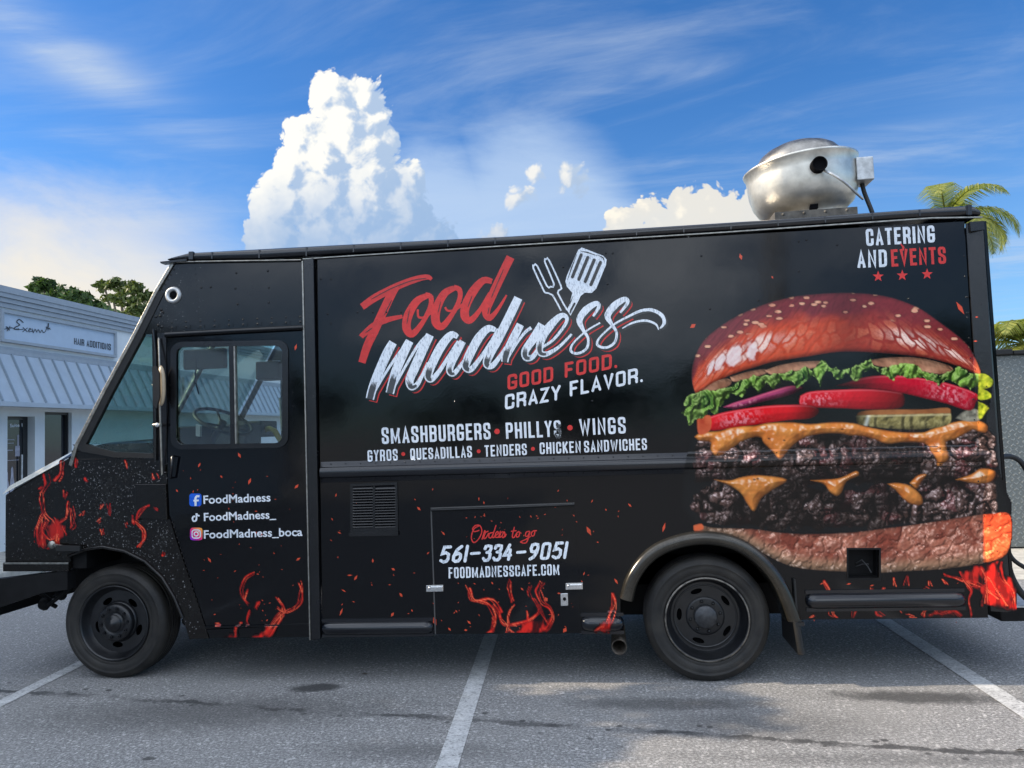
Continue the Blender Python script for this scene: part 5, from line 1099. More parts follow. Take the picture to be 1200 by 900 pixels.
for p in ([(480, 85), (530, 95), (600, 118)], [(600, 112), (640, 132), (650, 160)], [(455, 110), (420, 200), (390, 290)], [(430, 400), (405, 460)]): k.stroke(Z3(p), [0.4, 1.3, 0.3][:len(p)])
k.build('utensil_slots', M['ink'], side_o)

# --- hatch: Orders to go, phone number, web address
Z7 = lambda l: [(500 + x / 5.625, 600 + y / 5.625) for x, y in l]
wordx = lambda x: 292 + (x - 292) * 0.93 if x < 544 else (560 + (x - 556) * 0.84 if x < 637 else 653 + (x - 642) * 0.92)
k = Ink(0.0075)
for p in ([(352, 90), (315, 110), (296, 165), (312, 200), (345, 180), (370, 130), (358, 90), (325, 88), (305, 110), (318, 128), (350, 120)], [(372, 178), (388, 130), (392, 122), (396, 132), (414, 126)], [(396, 132), (384, 172), (400, 168), (418, 140)],
          [(448, 135), (425, 140), (420, 165), (436, 168), (452, 140), (470, 88)], [(452, 140), (446, 166), (462, 162)], [(462, 155), (486, 142), (482, 128), (468, 140), (468, 164), (486, 164), (498, 145)], [(490, 166), (500, 128), (504, 136), (518, 128)], [(504, 136), (496, 164), (512, 160)],
          [(512, 160), (528, 130), (534, 150), (522, 168), (512, 160)], [(534, 162), (543, 146)], [(578, 100), (562, 160), (576, 166), (590, 148)], [(556, 126), (592, 122)], [(612, 128), (594, 142), (598, 164), (616, 156), (618, 132), (612, 128), (630, 138)],
          [(668, 126), (646, 132), (642, 156), (656, 158), (672, 130)], [(672, 130), (656, 186), (638, 204), (628, 196), (646, 178), (676, 160)], [(700, 122), (684, 136), (686, 156), (702, 152), (708, 126), (700, 122), (720, 122)]):
    k.stroke(cm2(Z7([(wordx(x), y) for x, y in p]), 4), 1.35, rnd=True)
k.build('orders_lettering', M['red'], ha_o)
k = Ink(0.0075)
text(k, '561', (514.5, 660.2), (546.5, 658.8), 20.5, 0.175, 0.60, 0.13, 0.22, True); k.stroke([(552.5, 648.6), (562, 647.8)], 3.2, rnd=True); text(k, '334', (564.5, 658.2), (598.5, 656.8), 20.0, 0.175, 0.60, 0.12, 0.22, True)
k.stroke([(606.5, 647.2), (615.5, 646.4)], 3.2, rnd=True); text(k, '9051', (618.5, 656.6), (663, 654.6), 20.3, 0.175, 0.60, 0.13, 0.22, True); text(k, 'FOODMADNESSCAFE.COM', (526, 677.6), (656, 673.4), 12.8)
k.build('phone_lettering', wm_, ha_o)

# --- door: social handles in the built-in sans face, three small badges
def sans(s, p0, p1, h, name, mat_, parent, lift=0.0055, plane=None, bold=0.018):
    cu = bpy.data.curves.new(name, 'FONT'); cu.body = s; cu.size = 1.0; cu.offset = bold; cu.resolution_u = 3
    ob = bpy.data.objects.new(name, cu); col.objects.link(ob); dg = bpy.context.evaluated_depsgraph_get(); me = ob.evaluated_get(dg).to_mesh()
    vs = [(v.co.x, v.co.y) for v in me.vertices]; fs = [tuple(p.vertices) for p in me.polygons]; ob.to_mesh_clear(); bpy.data.objects.remove(ob)
    x0 = min(v[0] for v in vs); x1 = max(v[0] for v in vs); p0 = np.array(p0); p1 = np.array(p1); D_ = p1 - p0; n = np.array([D_[1], -D_[0]]) / np.linalg.norm(D_); mb = MB(); out = []
    for x, y in vs:
        q = p0 + D_ * (x - x0) / (x1 - x0) + n * y * h
        if plane: out.append(plane(q))
        else: w = S(q[0], q[1]); out.append((w.x, -lift, w.z))
    return mb.add(out, fs).build(name, mat_, parent, recalc=False)
sans('FoodMadness', (239, 590.2), (317.5, 587.3), 13.6, 'social_lettering', M['white'], door_o); sans('FoodMadness_', (239.5, 610.4), (324, 607.2), 13.4, 'social_lettering', M['white'], door_o); sans('FoodMadness_boca', (239.5, 630.8), (354.8, 627.6), 13.6, 'social_lettering', M['white'], door_o)
blue = wrap_mat('blue_vinyl', False, 0.3); [n for n in blue.node_tree.nodes if n.type == 'BSDF_PRINCIPLED'][0].inputs['Base Color'].default_value = (0.01, 0.10, 0.55, 1); nl = blue.node_tree.links; [nl.remove(l) for l in list(nl) if l.to_socket.name == 'Base Color']
k = Ink(0.0055); k.poly(rrect(222.3, 578.3, 236.6, 593.2, 3.2)); k.build('blue_badge', blue, door_o)
k = Ink(0.0075); k.stroke(cm2([(234.4, 581.6), (231.6, 581.4), (229.9, 583.2), (229.8, 586), (229.8, 592.8)], 4), 2.5); k.stroke([(227.3, 586.6), (233.6, 586.3)], 2.1)
k.stroke(cm2([(229.4, 605.0), (227.2, 605.4), (226.2, 607.8), (227.4, 610.4), (229.8, 610.2), (230.9, 607.8), (230.8, 601.4)], 4), 2.0); k.stroke(cm2([(231, 601.4), (232.0, 603.6), (234.6, 604.4)], 4), 1.9)
k.build('badge_marks', M['white'], door_o)
def vc(name, pts_grid, cols, parent, mat_=None, label=None):
    h, w = len(pts_grid), len(pts_grid[0]); fs = [(i * w + j, i * w + j + 1, (i + 1) * w + j + 1, (i + 1) * w + j) for i in range(h - 1) for j in range(w - 1)]
    return MB().add([p for r in pts_grid for p in r], fs).build(name, mat_ or M['print'], parent, recalc=False, colors=np.array(cols).reshape(-1, 3), label=label)
ig = []; ic = []
for i in range(13):
    rr_ = []
    for j in range(13):
        u, v = j / 12, i / 12; x, y = 223.2 + 14.6 * u, 618.2 + 14.8 * v; cu_, cv_ = (u - .5) * 2, (v - .5) * 2; q = (abs(cu_) ** 5 + abs(cv_) ** 5) ** 0.2; q = 1 / max(1, q / 1.0) if q > 0 else 1
        x, y = 230.5 + (x - 230.5) * q, 625.6 + (y - 625.6) * q; p = S(x, y); rr_.append((p.x, -0.0055, p.z)); t_ = u * .5 + (1 - v) * .5
        a = np.array(lin((90, 40, 200))); b = np.array(lin((225, 40, 110))); c2 = np.array(lin((250, 180, 60))); ic.append(a + (b - a) * min(1, t_ * 2) if t_ < .5 else b + (c2 - b) * (t_ * 2 - 1))
    ig.append(rr_)
vc('pink_badge', ig, ic, door_o)
k = Ink(0.0075); k.stroke(rrect(225.8, 620.8, 235.4, 630.4, 2.8), 1.3, closed=True); k.stroke([(230.6 + 2.4 * math.cos(a), 625.6 + 2.4 * math.sin(a)) for a in np.linspace(0, 6.283, 15)[:-1]], 1.3, closed=True); k.disc((233.5, 622.8), 0.7, 8); k.build('badge_marks', M['white'], door_o)

# --- writing on the salon
SP = lambda off: (lambda q: (SX + off, *yz(q[0], q[1], SX)))
signink = mat('dark_sign_ink', (0.03, 0.035, 0.045), 0.5)
class WInk(Ink):
    def put(s, pts, faces):
        s.n += 1; s.mb.add([(SX + s.y + s.n * 0.0002, *yz(p[0], p[1], SX)) for p in pts], faces)
k = WInk(0.042); text(k, 'HAIR ADDITIONS', (84.2, 403.6), (127.2, 410.8), 7.4, 0.14, 0.50, 0.14, -0.167)
for p, w in (([(24, 378), (19.5, 374.5), (16.5, 377.5), (20, 381), (15, 383.5), (14, 386), (19, 385.5)], 1.2), ([(2, 386), (10, 384), (16, 386.5), (24, 386)], .8), ([(24, 384), (29, 389)], .8), ([(29, 384.5), (23.5, 389)], .8), ([(30, 387.5), (33.5, 386), (31.5, 385), (30.8, 389), (35, 388)], .8), ([(35, 385.5), (36, 390), (38, 386), (40, 389.5)], .8),
             ([(40, 389), (42, 386.5), (44, 390), (46, 387), (48, 390), (50.5, 388), (52, 383)], .8), ([(52, 385), (55.5, 384.5)], .8), ([(53.5, 381), (53.2, 387)], .9), ([(51, 383.5), (56, 386)], .9), ([(4, 383), (8, 387)], .9), ([(8.5, 382.5), (5, 388)], .9), ([(3.5, 385.5), (10, 384.5)], .9), ([(53.8, 379.5), (53.4, 383)], 1.4), ([(5, 383.5), (7.5, 386.5)], 1.4)): k.stroke(cm2(p, 3) if len(p) > 2 else p, w, rnd=True)
k.build('sign_lettering', signink, sg_o)
sans('Suite 1', (11.6, 500.6), (26.4, 499.8), 5.4, 'door_lettering', M['white'], dr_o, plane=lambda q: (SX - 0.135, *yz(q[0], q[1], SX - 0.135)), bold=0.02)

# ================================================================== printed graphics: painted per vertex in ink colours, sunlit tones on the corner post
def lv(c): return np.array(lin(c))
_rs = np.random.RandomState(7); _TB = _rs.rand(256, 256)
def vnoise(x, y):
    xi = np.floor(x).astype(int); yi = np.floor(y).astype(int); fx = x - xi; fy = y - yi; fx = fx * fx * (3 - 2 * fx); fy = fy * fy * (3 - 2 * fy); g_ = lambda a, b: _TB[a & 255, b & 255]
    return (g_(xi, yi) * (1 - fx) + g_(xi + 1, yi) * fx) * (1 - fy) + (g_(xi, yi + 1) * (1 - fx) + g_(xi + 1, yi + 1) * fx) * fy
def fbm(x, y, sc, o=4, seed=0.0, gain=0.5):
    v = 0; a = 1.0; t_ = 0
    for i in range(o): v = v + a * vnoise(x / sc * 2 ** i + seed * 17.3 + i * 5.1, y / sc * 2 ** i + seed * 9.7); t_ += a; a *= gain
    return v / t_
def worley(x, y, sc, seed=0):
    """distance to the nearest and second nearest scattered point, in cells, and the cell's own random value"""
    x = x / sc; y = y / sc; xi = np.floor(x).astype(int); yi = np.floor(y).astype(int); f1 = np.full(x.shape, 9.0); f2 = f1.copy(); idv = np.zeros(x.shape)
    for dx in (-1, 0, 1):
        for dy in (-1, 0, 1):
            a = xi + dx + seed * 31; b = yi + dy + seed * 57; px = xi + dx + _TB[a & 255, b & 255]; py = yi + dy + _TB[(a + 91) & 255, (b + 37) & 255]; d_ = np.hypot(x - px, y - py)
            n = d_ < f1; f2 = np.where(n, f1, np.minimum(f2, d_)); idv = np.where(n, _TB[(a + 13) & 255, (b + 71) & 255], idv); f1 = np.where(n, d_, f1)
    return f1, f2, idv
def sstep(v, a, b): t_ = np.clip((v - a) / (b - a), 0, 1); return t_ * t_ * (3 - 2 * t_)
class Canvas:
    def __init__(s, x0, y0, x1, y1, step=1.0):
        s.xs = np.arange(x0, x1 + 1e-6, step); s.ys = np.arange(y0, y1 + 1e-6, step); s.X, s.Y = np.meshgrid(s.xs, s.ys); s.C = np.zeros(s.X.shape + (3,)) + np.array(BASE); s.A = np.zeros(s.X.shape)
    def sd(s, pts):
        """signed distance to a closed outline, negative inside"""
        P_ = np.array(pts, float); Q = np.roll(P_, -1, 0); d2 = np.full(s.X.shape, 1e9); ins = np.zeros(s.X.shape, bool)
        for (ax, ay), (bx, by) in zip(P_, Q):
            ex, ey = bx - ax, by - ay; wx, wy = s.X - ax, s.Y - ay; t_ = np.clip((wx * ex + wy * ey) / (ex * ex + ey * ey + 1e-12), 0, 1); d2 = np.minimum(d2, (wx - ex * t_) ** 2 + (wy - ey * t_) ** 2)
            if ay != by: ins ^= ((ay > s.Y) != (by > s.Y)) & (s.X < (bx - ax) * (s.Y - ay) / (by - ay) + ax)
        d_ = np.sqrt(d2); return np.where(ins, -d_, d_)
    def paint(s, a, colr): s.C = s.C * (1 - a[..., None]) + np.asarray(colr) * a[..., None]; s.A = np.maximum(s.A, a)
    def fill(s, pts, colr, soft=0.9, smooth=True):
        if smooth: pts = [(p[0], p[1]) for p in catmull([Vector((p[0], p[1], 0)) for p in list(pts) + [pts[0]]], 4)[:-1]]
        d_ = s.sd(pts); a = np.clip(0.5 - d_ / soft, 0, 1); s.paint(a, colr); return d_, a
    def line(s, pts):
        d2 = np.full(s.X.shape, 1e9)
        for (ax, ay), (bx, by) in zip(pts[:-1], pts[1:]):
            ex, ey = bx - ax, by - ay; wx, wy = s.X - ax, s.Y - ay; t_ = np.clip((wx * ex + wy * ey) / (ex * ex + ey * ey + 1e-12), 0, 1); d2 = np.minimum(d2, (wx - ex * t_) ** 2 + (wy - ey * t_) ** 2)
        return np.sqrt(d2)
    def mesh(s, name, parent, lift=0.0007, thr=0.02, yoff=None):
        h, w = s.X.shape; keep = s.A > thr; f = keep[:-1, :-1] | keep[1:, :-1] | keep[:-1, 1:] | keep[1:, 1:]; use = np.zeros((h, w), bool)
        use[:-1, :-1] |= f; use[1:, :-1] |= f; use[:-1, 1:] |= f; use[1:, 1:] |= f; idx = -np.ones((h, w), int); idx[use] = np.arange(use.sum()); vs = []
        for x, y in zip(s.X[use], s.Y[use]): p = S(x, y); vs.append((p.x, -(lift + (yoff or side_off)(x, y)), p.z))
        ii, jj = np.nonzero(f); fs = np.stack([idx[ii, jj], idx[ii, jj + 1], idx[ii + 1, jj + 1], idx[ii + 1, jj]], 1).tolist()
        mb = MB(); mb.add(vs, fs, True); return mb.build(name, M['print'], parent, recalc=False, colors=s.C[use])
ZA = lambda l: [(800 + x / 6, 340 + y / 6) for x, y in l]
# ---------------------------------------------------------------- burger
cv = Canvas(798, 336, 1184, 676); X_, Y_ = cv.X, cv.Y
n1 = fbm(X_, Y_, 14, 4, 1); n2 = fbm(X_, Y_, 4, 3, 2); n3 = fbm(X_, Y_, 40, 3, 3)
def mixc(a, b, t_): return np.asarray(a) * (1 - t_[..., None]) + np.asarray(b) * t_[..., None]
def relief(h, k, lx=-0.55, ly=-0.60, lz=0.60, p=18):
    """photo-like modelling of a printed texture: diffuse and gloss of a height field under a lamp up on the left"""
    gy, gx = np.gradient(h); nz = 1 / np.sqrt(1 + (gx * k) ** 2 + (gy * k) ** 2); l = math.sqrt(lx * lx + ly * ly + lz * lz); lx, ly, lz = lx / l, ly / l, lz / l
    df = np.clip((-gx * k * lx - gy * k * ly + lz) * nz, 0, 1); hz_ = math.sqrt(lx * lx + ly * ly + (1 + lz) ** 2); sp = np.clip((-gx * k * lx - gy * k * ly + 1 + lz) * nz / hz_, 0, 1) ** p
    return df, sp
def meat(poly, seed, band):
    d_ = cv.sd(poly); wx, wy = X_ + (n1 - .5) * 9, Y_ + (n2 - .5) * 5; f1, f2, idv = worley(wx, wy, 17.0, seed); e1, e2, eid = worley(X_ + n2 * 3, Y_ + n1 * 4, 3.4, seed + 6); gid = n1
    bil = lambda sc, sd_: np.abs(2 * vnoise(wx / sc + sd_ * 7.7, wy / sc + sd_ * 3.1) - 1)
    b1, b2, b3 = bil(13.0, seed), bil(6.5, seed + 2), bil(3.4, seed + 4)
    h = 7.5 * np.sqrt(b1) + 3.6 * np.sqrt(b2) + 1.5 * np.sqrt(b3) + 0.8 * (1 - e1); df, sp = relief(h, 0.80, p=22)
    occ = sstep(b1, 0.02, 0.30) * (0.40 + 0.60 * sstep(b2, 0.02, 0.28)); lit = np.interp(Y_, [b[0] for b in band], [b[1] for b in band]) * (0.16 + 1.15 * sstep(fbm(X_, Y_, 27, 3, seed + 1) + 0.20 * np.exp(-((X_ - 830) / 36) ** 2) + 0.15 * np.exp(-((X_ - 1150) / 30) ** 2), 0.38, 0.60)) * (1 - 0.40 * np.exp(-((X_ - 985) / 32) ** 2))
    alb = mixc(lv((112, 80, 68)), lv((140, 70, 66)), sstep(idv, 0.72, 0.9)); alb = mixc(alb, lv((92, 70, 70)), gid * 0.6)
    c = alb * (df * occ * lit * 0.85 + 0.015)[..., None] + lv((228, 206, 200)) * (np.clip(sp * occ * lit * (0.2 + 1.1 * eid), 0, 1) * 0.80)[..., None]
    jag = (0.55 - b1) * 9; cv.paint(np.clip(0.5 - (d_ + jag) / 1.2, 0, 1), c)
cv.fill([(815, 440), (1000, 430), (1145, 436), (1150, 500), (1166, 560), (1164, 610), (1000, 624), (815, 612), (809, 530), (820, 500)], (0.004, 0.005, 0.006), 6)
meat([(808, 524), (830, 508), (1000, 505), (1150, 500), (1165, 512), (1166, 560), (1158, 572), (1100, 570), (1000, 570), (900, 569), (850, 572), (814, 566), (808, 545)], 1, ((505, .55), (522, .95), (540, 1.0), (552, .50), (560, .10), (580, .03)))
meat([(809, 578), (840, 562), (1000, 572), (1164, 556), (1168, 580), (1166, 604), (1120, 612), (1060, 617), (1000, 621), (900, 621), (832, 616), (814, 606), (808, 592)], 2, ((560, .06), (566, .25), (574, .9), (592, 1.0), (604, .55), (612, .20), (622, .05)))
# bottom bun
bb = [(813, 616), (820, 615), (838, 619), (880, 620), (920, 625), (960, 626), (1000, 624), (1040, 619), (1080, 614), (1130, 606), (1160, 602), (1177, 601), (1180, 620), (1178, 640), (1172, 651), (1158, 658), (1140, 662), (1100, 667), (1060, 669), (1030, 671), (1000, 670), (960, 668), (930, 664), (905, 654), (870, 634), (850, 626), (818, 622)]
f1, f2, idv = worley(X_ + (n1 - .5) * 16, Y_ + (n2 - .5) * 10, 17, 8); g1, g2, gid = worley(X_ + n1 * 4, Y_, 5.0, 5)
yb = np.interp(cv.xs, [813, 850, 870, 905, 930, 960, 1030, 1100, 1140, 1172, 1180], [622, 626, 634, 654, 664, 668, 671, 667, 662, 651, 640])[None, :] - Y_
top = Y_ - np.interp(cv.xs, [813, 838, 880, 920, 960, 1000, 1040, 1080, 1130, 1177], [616, 619, 620, 625, 626, 624, 619, 614, 606, 601])[None, :]
h = 3.2 * sstep(f2 - f1, 0, 0.35) + 1.5 * np.clip(1 - g1, 0, 1) + 2.2 * n2 + 3.0 * n1; df, sp = relief(h, 0.62, p=14)
c = mixc(lv((132, 62, 46)), lv((196, 124, 98)), np.clip(n1 * 1.4 - 0.35 + (idv - .5) * 0.5, 0, 1)); c = mixc(c, lv((176, 140, 108)), (1 - sstep(yb, 2, 20)) * 0.8)
c = c * (0.30 + 0.95 * df)[..., None] * (0.55 + 0.45 * sstep(top, 0, 5))[..., None] * (0.35 + 0.65 * sstep(yb, 0, 9))[..., None] + lv((250, 226, 205)) * (np.clip(sp * sstep(n2 + n1, 0.95, 1.25), 0, 1) * 0.5)[..., None]
c = mixc(c, c * np.array((3.4, 1.25, 0.55)) + lv((150, 40, 8)) * 0.4, sstep(X_, 1151, 1154) * 0.9)  # orange tint past the post's edge paints in the sun on it
cv.fill(bb, c, 1.2)
cv.fill([(813, 616), (822, 614), (824, 620), (814, 622)], lv((215, 98, 56)), 1.5)
# sauces and cheese
def sauce(poly, seed):
    d_ = cv.sd([(p[0], p[1]) for p in catmull([Vector((p[0], p[1], 0)) for p in poly + [poly[0]]], 4)[:-1]]); a = np.clip(0.5 - d_ / 1.0, 0, 1); dep = np.clip(-d_, 0, 8); m_ = fbm(X_, Y_, 13, 3, seed); m2 = fbm(X_, Y_, 5, 2, seed + 1)
    h = 4.2 * np.sqrt(dep) + 9 * m_ + 1.2 * m2; df, sp = relief(h, 0.55, p=30); c = mixc(lv((206, 98, 30)), lv((240, 158, 74)), m_); c = c * (0.28 + 0.92 * df)[..., None] * (0.5 + 0.5 * sstep(dep, 0, 2.5))[..., None]; c = mixc(c, lv((255, 236, 205)), np.clip(sp * 1.15 - 0.12, 0, 1) * sstep(dep, 0.8, 2.5) * 0.85); cv.paint(a, c)
for i, p in enumerate(([(814, 512), (822, 507), (845, 505), (860, 500), (885, 499), (900, 496), (925, 495), (950, 497), (975, 495), (1000, 496), (1020, 501), (1050, 506), (1080, 507), (1092, 503), (1110, 497), (1128, 493), (1146, 493), (1155, 499), (1153, 507), (1140, 504), (1128, 510), (1118, 515), (1109, 518), (1110, 534), (1106, 543), (1099, 547), (1096, 540), (1091, 531), (1084, 520), (1060, 518), (1040, 520), (1025, 515), (1010, 511), (995, 510), (985, 508), (965, 508), (945, 512), (930, 521), (918, 534), (912, 538), (906, 530), (895, 519), (892, 513), (884, 512), (870, 517), (858, 525), (846, 533), (838, 534), (833, 527), (833, 519), (826, 517), (820, 517)],
    [(837, 562), (855, 563), (870, 559), (890, 557), (922, 562), (905, 574), (892, 584), (884, 599), (876, 591), (868, 578), (855, 569)], [(950, 563), (966, 562), (985, 560), (1003, 552), (1006, 557), (992, 564), (986, 577), (980, 581), (972, 576), (965, 567)], [(1040, 567), (1051, 566), (1066, 569), (1079, 580), (1081, 590), (1072, 592), (1060, 586), (1050, 575)], [(1066, 566), (1076, 557), (1086, 556), (1080, 564), (1074, 573)], [(1120, 562), (1138, 556), (1150, 549), (1163, 552), (1160, 563), (1146, 567)])): sauce(p, 3 + i)
for x, y in ((919, 516), (901, 514), (987, 503), (884, 562), (888, 561)): cv.paint(np.clip(1.4 - np.hypot((X_ - x) / 1.6, Y_ - y), 0, 1), (0.02, 0.008, 0.004))
# pickle
pk = [(1003, 488), (1010, 482), (1040, 480), (1080, 480), (1110, 478), (1114, 484), (1114, 494), (1105, 500), (1075, 503), (1040, 502), (1015, 499), (1005, 496)]
df, sp = relief(5 * np.sin(X_ * 0.42 + n1 * 9 + np.sin(X_ * 0.13) * 2) * (0.5 + n2), 0.42, p=22); tl = 485.5 - (X_ - 1050) * 0.02
c = mixc(lv((112, 98, 48)), lv((186, 172, 112)), n2) * (0.22 + 0.85 * df)[..., None]; c = mixc(c, mixc(lv((120, 66, 34)), lv((186, 118, 66)), n1), 1 - sstep(Y_ - tl, -0.8, 1.2)); c = mixc(c, lv((220, 202, 150)), np.exp(-((Y_ - tl - 1.6) / 1.1) ** 2) * 0.55); c = c * (0.4 + 0.6 * sstep(503 - Y_, 0, 7))[..., None]; c = c * (0.08 + 0.92 * sstep(X_, 1000, 1026))[..., None] + lv((225, 230, 220)) * (np.exp(-((X_ - 1017 + (Y_ - 490) * 0.3) / 2.2) ** 2) * 0.5 * (Y_ > tl))[..., None]; cv.fill(pk, c, 1.2)
cv.fill([(1120, 490), (1130, 482), (1145, 480), (1147, 492), (1135, 494)], mixc(lv((52, 48, 40)), lv((176, 170, 148)), n2), 1.5)
# tomato and onion slices
def slice_(poly, ca, cb, hx, seed, dl=None, dr=None):
    P_ = catmull([Vector((p[0], p[1], 0)) for p in poly + [poly[0]]], 4)[:-1]; d_ = cv.sd([(p[0], p[1]) for p in P_]); a = np.clip(0.5 - d_ / 1.0, 0, 1); dep = np.clip(-d_, 0, 9)
    df, sp = relief(3.2 * np.sqrt(dep) + 1.4 * n2 + 3 * n1, 0.5, p=20); c = mixc(lv(ca), lv(cb), np.clip(df * 1.3 - 0.1, 0, 1)); g_ = np.exp(-((X_ - hx) / 20) ** 2) * sstep(fbm(X_ * 1.4, Y_, 3.2, 3, seed + 1), 0.40, 0.75) * sstep(dep, 1.5, 4); c = mixc(c, lv((255, 170, 180)), g_ * 0.50); c = mixc(c, lv((246, 120, 128)), np.exp(-((d_ + 1.3) / 0.8) ** 2) * (df > 0.55) * 0.45)
    if dl: c = c * (0.06 + 0.94 * sstep(X_, dl[0], dl[1]))[..., None]
    if dr: c = c * (1 - 0.94 * sstep(X_, dr[0], dr[1]))[..., None]
    cv.paint(a, c)
slice_([(848, 477), (860, 472), (880, 466), (905, 458), (928, 452), (942, 455), (925, 463), (892, 471), (865, 479)], (70, 14, 38), (170, 60, 104), 872, 11, None, (905, 944))
slice_([(938, 464), (950, 459), (980, 457), (1020, 456), (1050, 459), (1059, 463), (1057, 477), (1030, 480), (980, 478), (945, 477), (937, 473)], (128, 4, 18), (218, 24, 40), 958, 12, None, (985, 1085))
slice_([(980, 452), (1015, 442), (1050, 440), (1078, 443), (1110, 449), (1143, 461), (1143, 472), (1138, 481), (1124, 478), (1110, 473), (1085, 467), (1060, 461), (1030, 457), (1000, 455)], (116, 2, 22), (204, 16, 46), 1110, 13, (985, 1066))
slice_([(830, 489), (850, 483), (880, 478), (910, 475), (950, 475), (960, 482), (950, 490), (925, 492), (890, 497), (860, 501), (832, 504)], (150, 4, 16), (226, 22, 34), 866, 14, None, (912, 966))
cv.fill([(817, 490), (832, 487), (832, 504), (819, 509)], mixc(lv((170, 52, 28)), lv((226, 116, 70)), n1), 1.2)
# mushrooms / sauce under the top bun
for p in ([(824, 457), (832, 449), (850, 444), (857, 447), (852, 453), (835, 458)], [(856, 442), (876, 436), (895, 433), (898, 437), (880, 443), (860, 447)], [(897, 434), (915, 428), (940, 424), (965, 424), (958, 430), (930, 435), (905, 439)], [(1015, 423), (1045, 419), (1078, 420), (1110, 428), (1116, 434), (1100, 438), (1070, 433), (1030, 429)]):
    d_ = cv.sd(p); df, sp = relief(3.5 * np.sqrt(np.clip(-d_, 0, 6)) + 3 * n2 + 3 * n1, 0.5, ly=0.35, p=16); c = mixc(lv((120, 66, 44)), lv((216, 160, 124)), n1) * (0.30 + 0.85 * df)[..., None]; cv.fill(p, c, 1.2)
# lettuce
let = [(801, 475), (806, 464), (816, 461), (828, 457), (838, 459), (848, 454), (858, 452), (866, 446), (874, 444), (883, 440), (894, 442), (905, 437), (914, 439), (921, 436), (932, 434), (944, 431), (952, 433), (960, 426), (965, 423), (971, 428), (976, 431), (986, 434), (998, 430), (1007, 428), (1014, 423), (1018, 421), (1022, 427), (1028, 431), (1036, 433), (1046, 430), (1054, 427), (1062, 424), (1072, 428), (1082, 434), (1092, 437), (1104, 440), (1114, 436), (1124, 431), (1134, 436), (1146, 438), (1147, 452), (1138, 456), (1132, 452), (1126, 455), (1118, 448), (1110, 446), (1102, 452), (1095, 446), (1086, 448), (1078, 441), (1066, 444), (1054, 440), (1046, 445), (1036, 440), (1028, 436), (1021, 431), (1012, 438), (1003, 447), (997, 439), (992, 436), (986, 444), (980, 444), (975, 437), (967, 434), (964, 444), (961, 453), (958, 444), (952, 440), (946, 447), (936, 455), (930, 450), (922, 447), (916, 444), (912, 450), (906, 455), (899, 448), (893, 454), (888, 459), (880, 451), (873, 460), (868, 466), (858, 460), (850, 468), (844, 478), (838, 485), (832, 482), (824, 491), (816, 490), (808, 498), (806, 488), (801, 484)]
sx0, sy0 = cv.X, cv.Y; cv.X = sx0 + (fbm(sx0, sy0, 7, 3, 41) - .5) * 7; cv.Y = sy0 + (fbm(sx0, sy0, 6, 3, 42) - .5) * 7; d_ = cv.sd(let); cv.X, cv.Y = sx0, sy0
dep = np.clip(-d_, 0, 8); wv_ = fbm(X_, Y_, 16, 3, 21); h = 4.5 * np.sin(X_ * 0.38 + wv_ * 16 + Y_ * 0.10) + 5 * fbm(X_ * 1.2, Y_, 6, 3, 23) + 1.6 * np.sqrt(dep); df, sp = relief(h, 0.42, p=20)
c = mixc(lv((52, 104, 30)), lv((150, 196, 76)), np.clip(wv_ * 2.2 - 0.7, 0, 1)) * (0.10 + 1.05 * df ** 1.4)[..., None]; c = c * (0.45 + 0.55 * sstep(fbm(X_, Y_ * 0.7, 13, 3, 27), 0.30, 0.52))[..., None]; c = mixc(c, lv((196, 222, 128)), np.clip(sp * 0.55 + np.exp(-((d_ + 0.9) / 0.8) ** 2) * 0.35 * (df > 0.4), 0, 0.7)); cv.paint(np.clip(0.5 - d_ / 0.9, 0, 1), c)
for p in ([(1146, 438), (1153, 439), (1160, 446), (1158, 453), (1151, 456), (1146, 455)], [(1146, 456), (1152, 457), (1158, 462), (1157, 467), (1146, 468)], [(1146, 471), (1152, 474), (1156, 478), (1153, 483), (1149, 490), (1146, 489)]): cv.fill(p, mixc(lv((120, 140, 20)), lv((225, 226, 60)), np.clip(n2 * 1.6 - 0.3, 0, 1)) * (0.45 + 0.6 * df)[..., None], 1.0)  # yellow tone carries the sunlight on the post
# top bun
tb = [(815, 461), (812, 450), (811, 438), (813, 424), (819, 408), (829, 395), (845, 382), (865, 370), (885, 361), (905, 354), (930, 348), (955, 345), (980, 343.5), (1000, 343.5), (1020, 345), (1040, 348), (1060, 354), (1080, 363), (1100, 377), (1120, 392), (1134, 405), (1141, 418), (1146, 431), (1147, 438), (1139, 436), (1128, 431), (1110, 425), (1090, 420), (1070, 417), (1040, 414), (1000, 412), (975, 413), (950, 417), (930, 420), (905, 424), (885, 430), (865, 436), (850, 442), (835, 449), (824, 457)]
yt = np.interp(cv.xs, [811, 819, 829, 845, 865, 885, 905, 930, 955, 980, 1000, 1040, 1060, 1080, 1100, 1120, 1134, 1147], [440, 408, 395, 382, 370, 361, 354, 348, 345, 343.5, 343.5, 348, 354, 363, 377, 392, 405, 432])[None, :]; ybt = np.interp(cv.xs, [811, 824, 835, 850, 865, 885, 905, 930, 950, 975, 1000, 1040, 1070, 1090, 1110, 1128, 1147], [462, 457, 449, 442, 436, 430, 424, 420, 417, 413, 412, 414, 417, 420, 425, 431, 438])[None, :]
v = np.clip((Y_ - yt) / (ybt - yt + 1e-6), 0, 1); u = (X_ - 980) / 168; fan_ = u / (0.46 + 0.54 * v)
wn_ = fbm(X_, Y_, 22, 3, 35); A1, A2, aid = worley(fan_ * 165 + (wn_ - .5) * 16, v * 62 + (n1 - .5) * 10, 15, 9); B1, B2, bid = worley(fan_ * 165, v * 70 + n1 * 6, 5.5, 12)
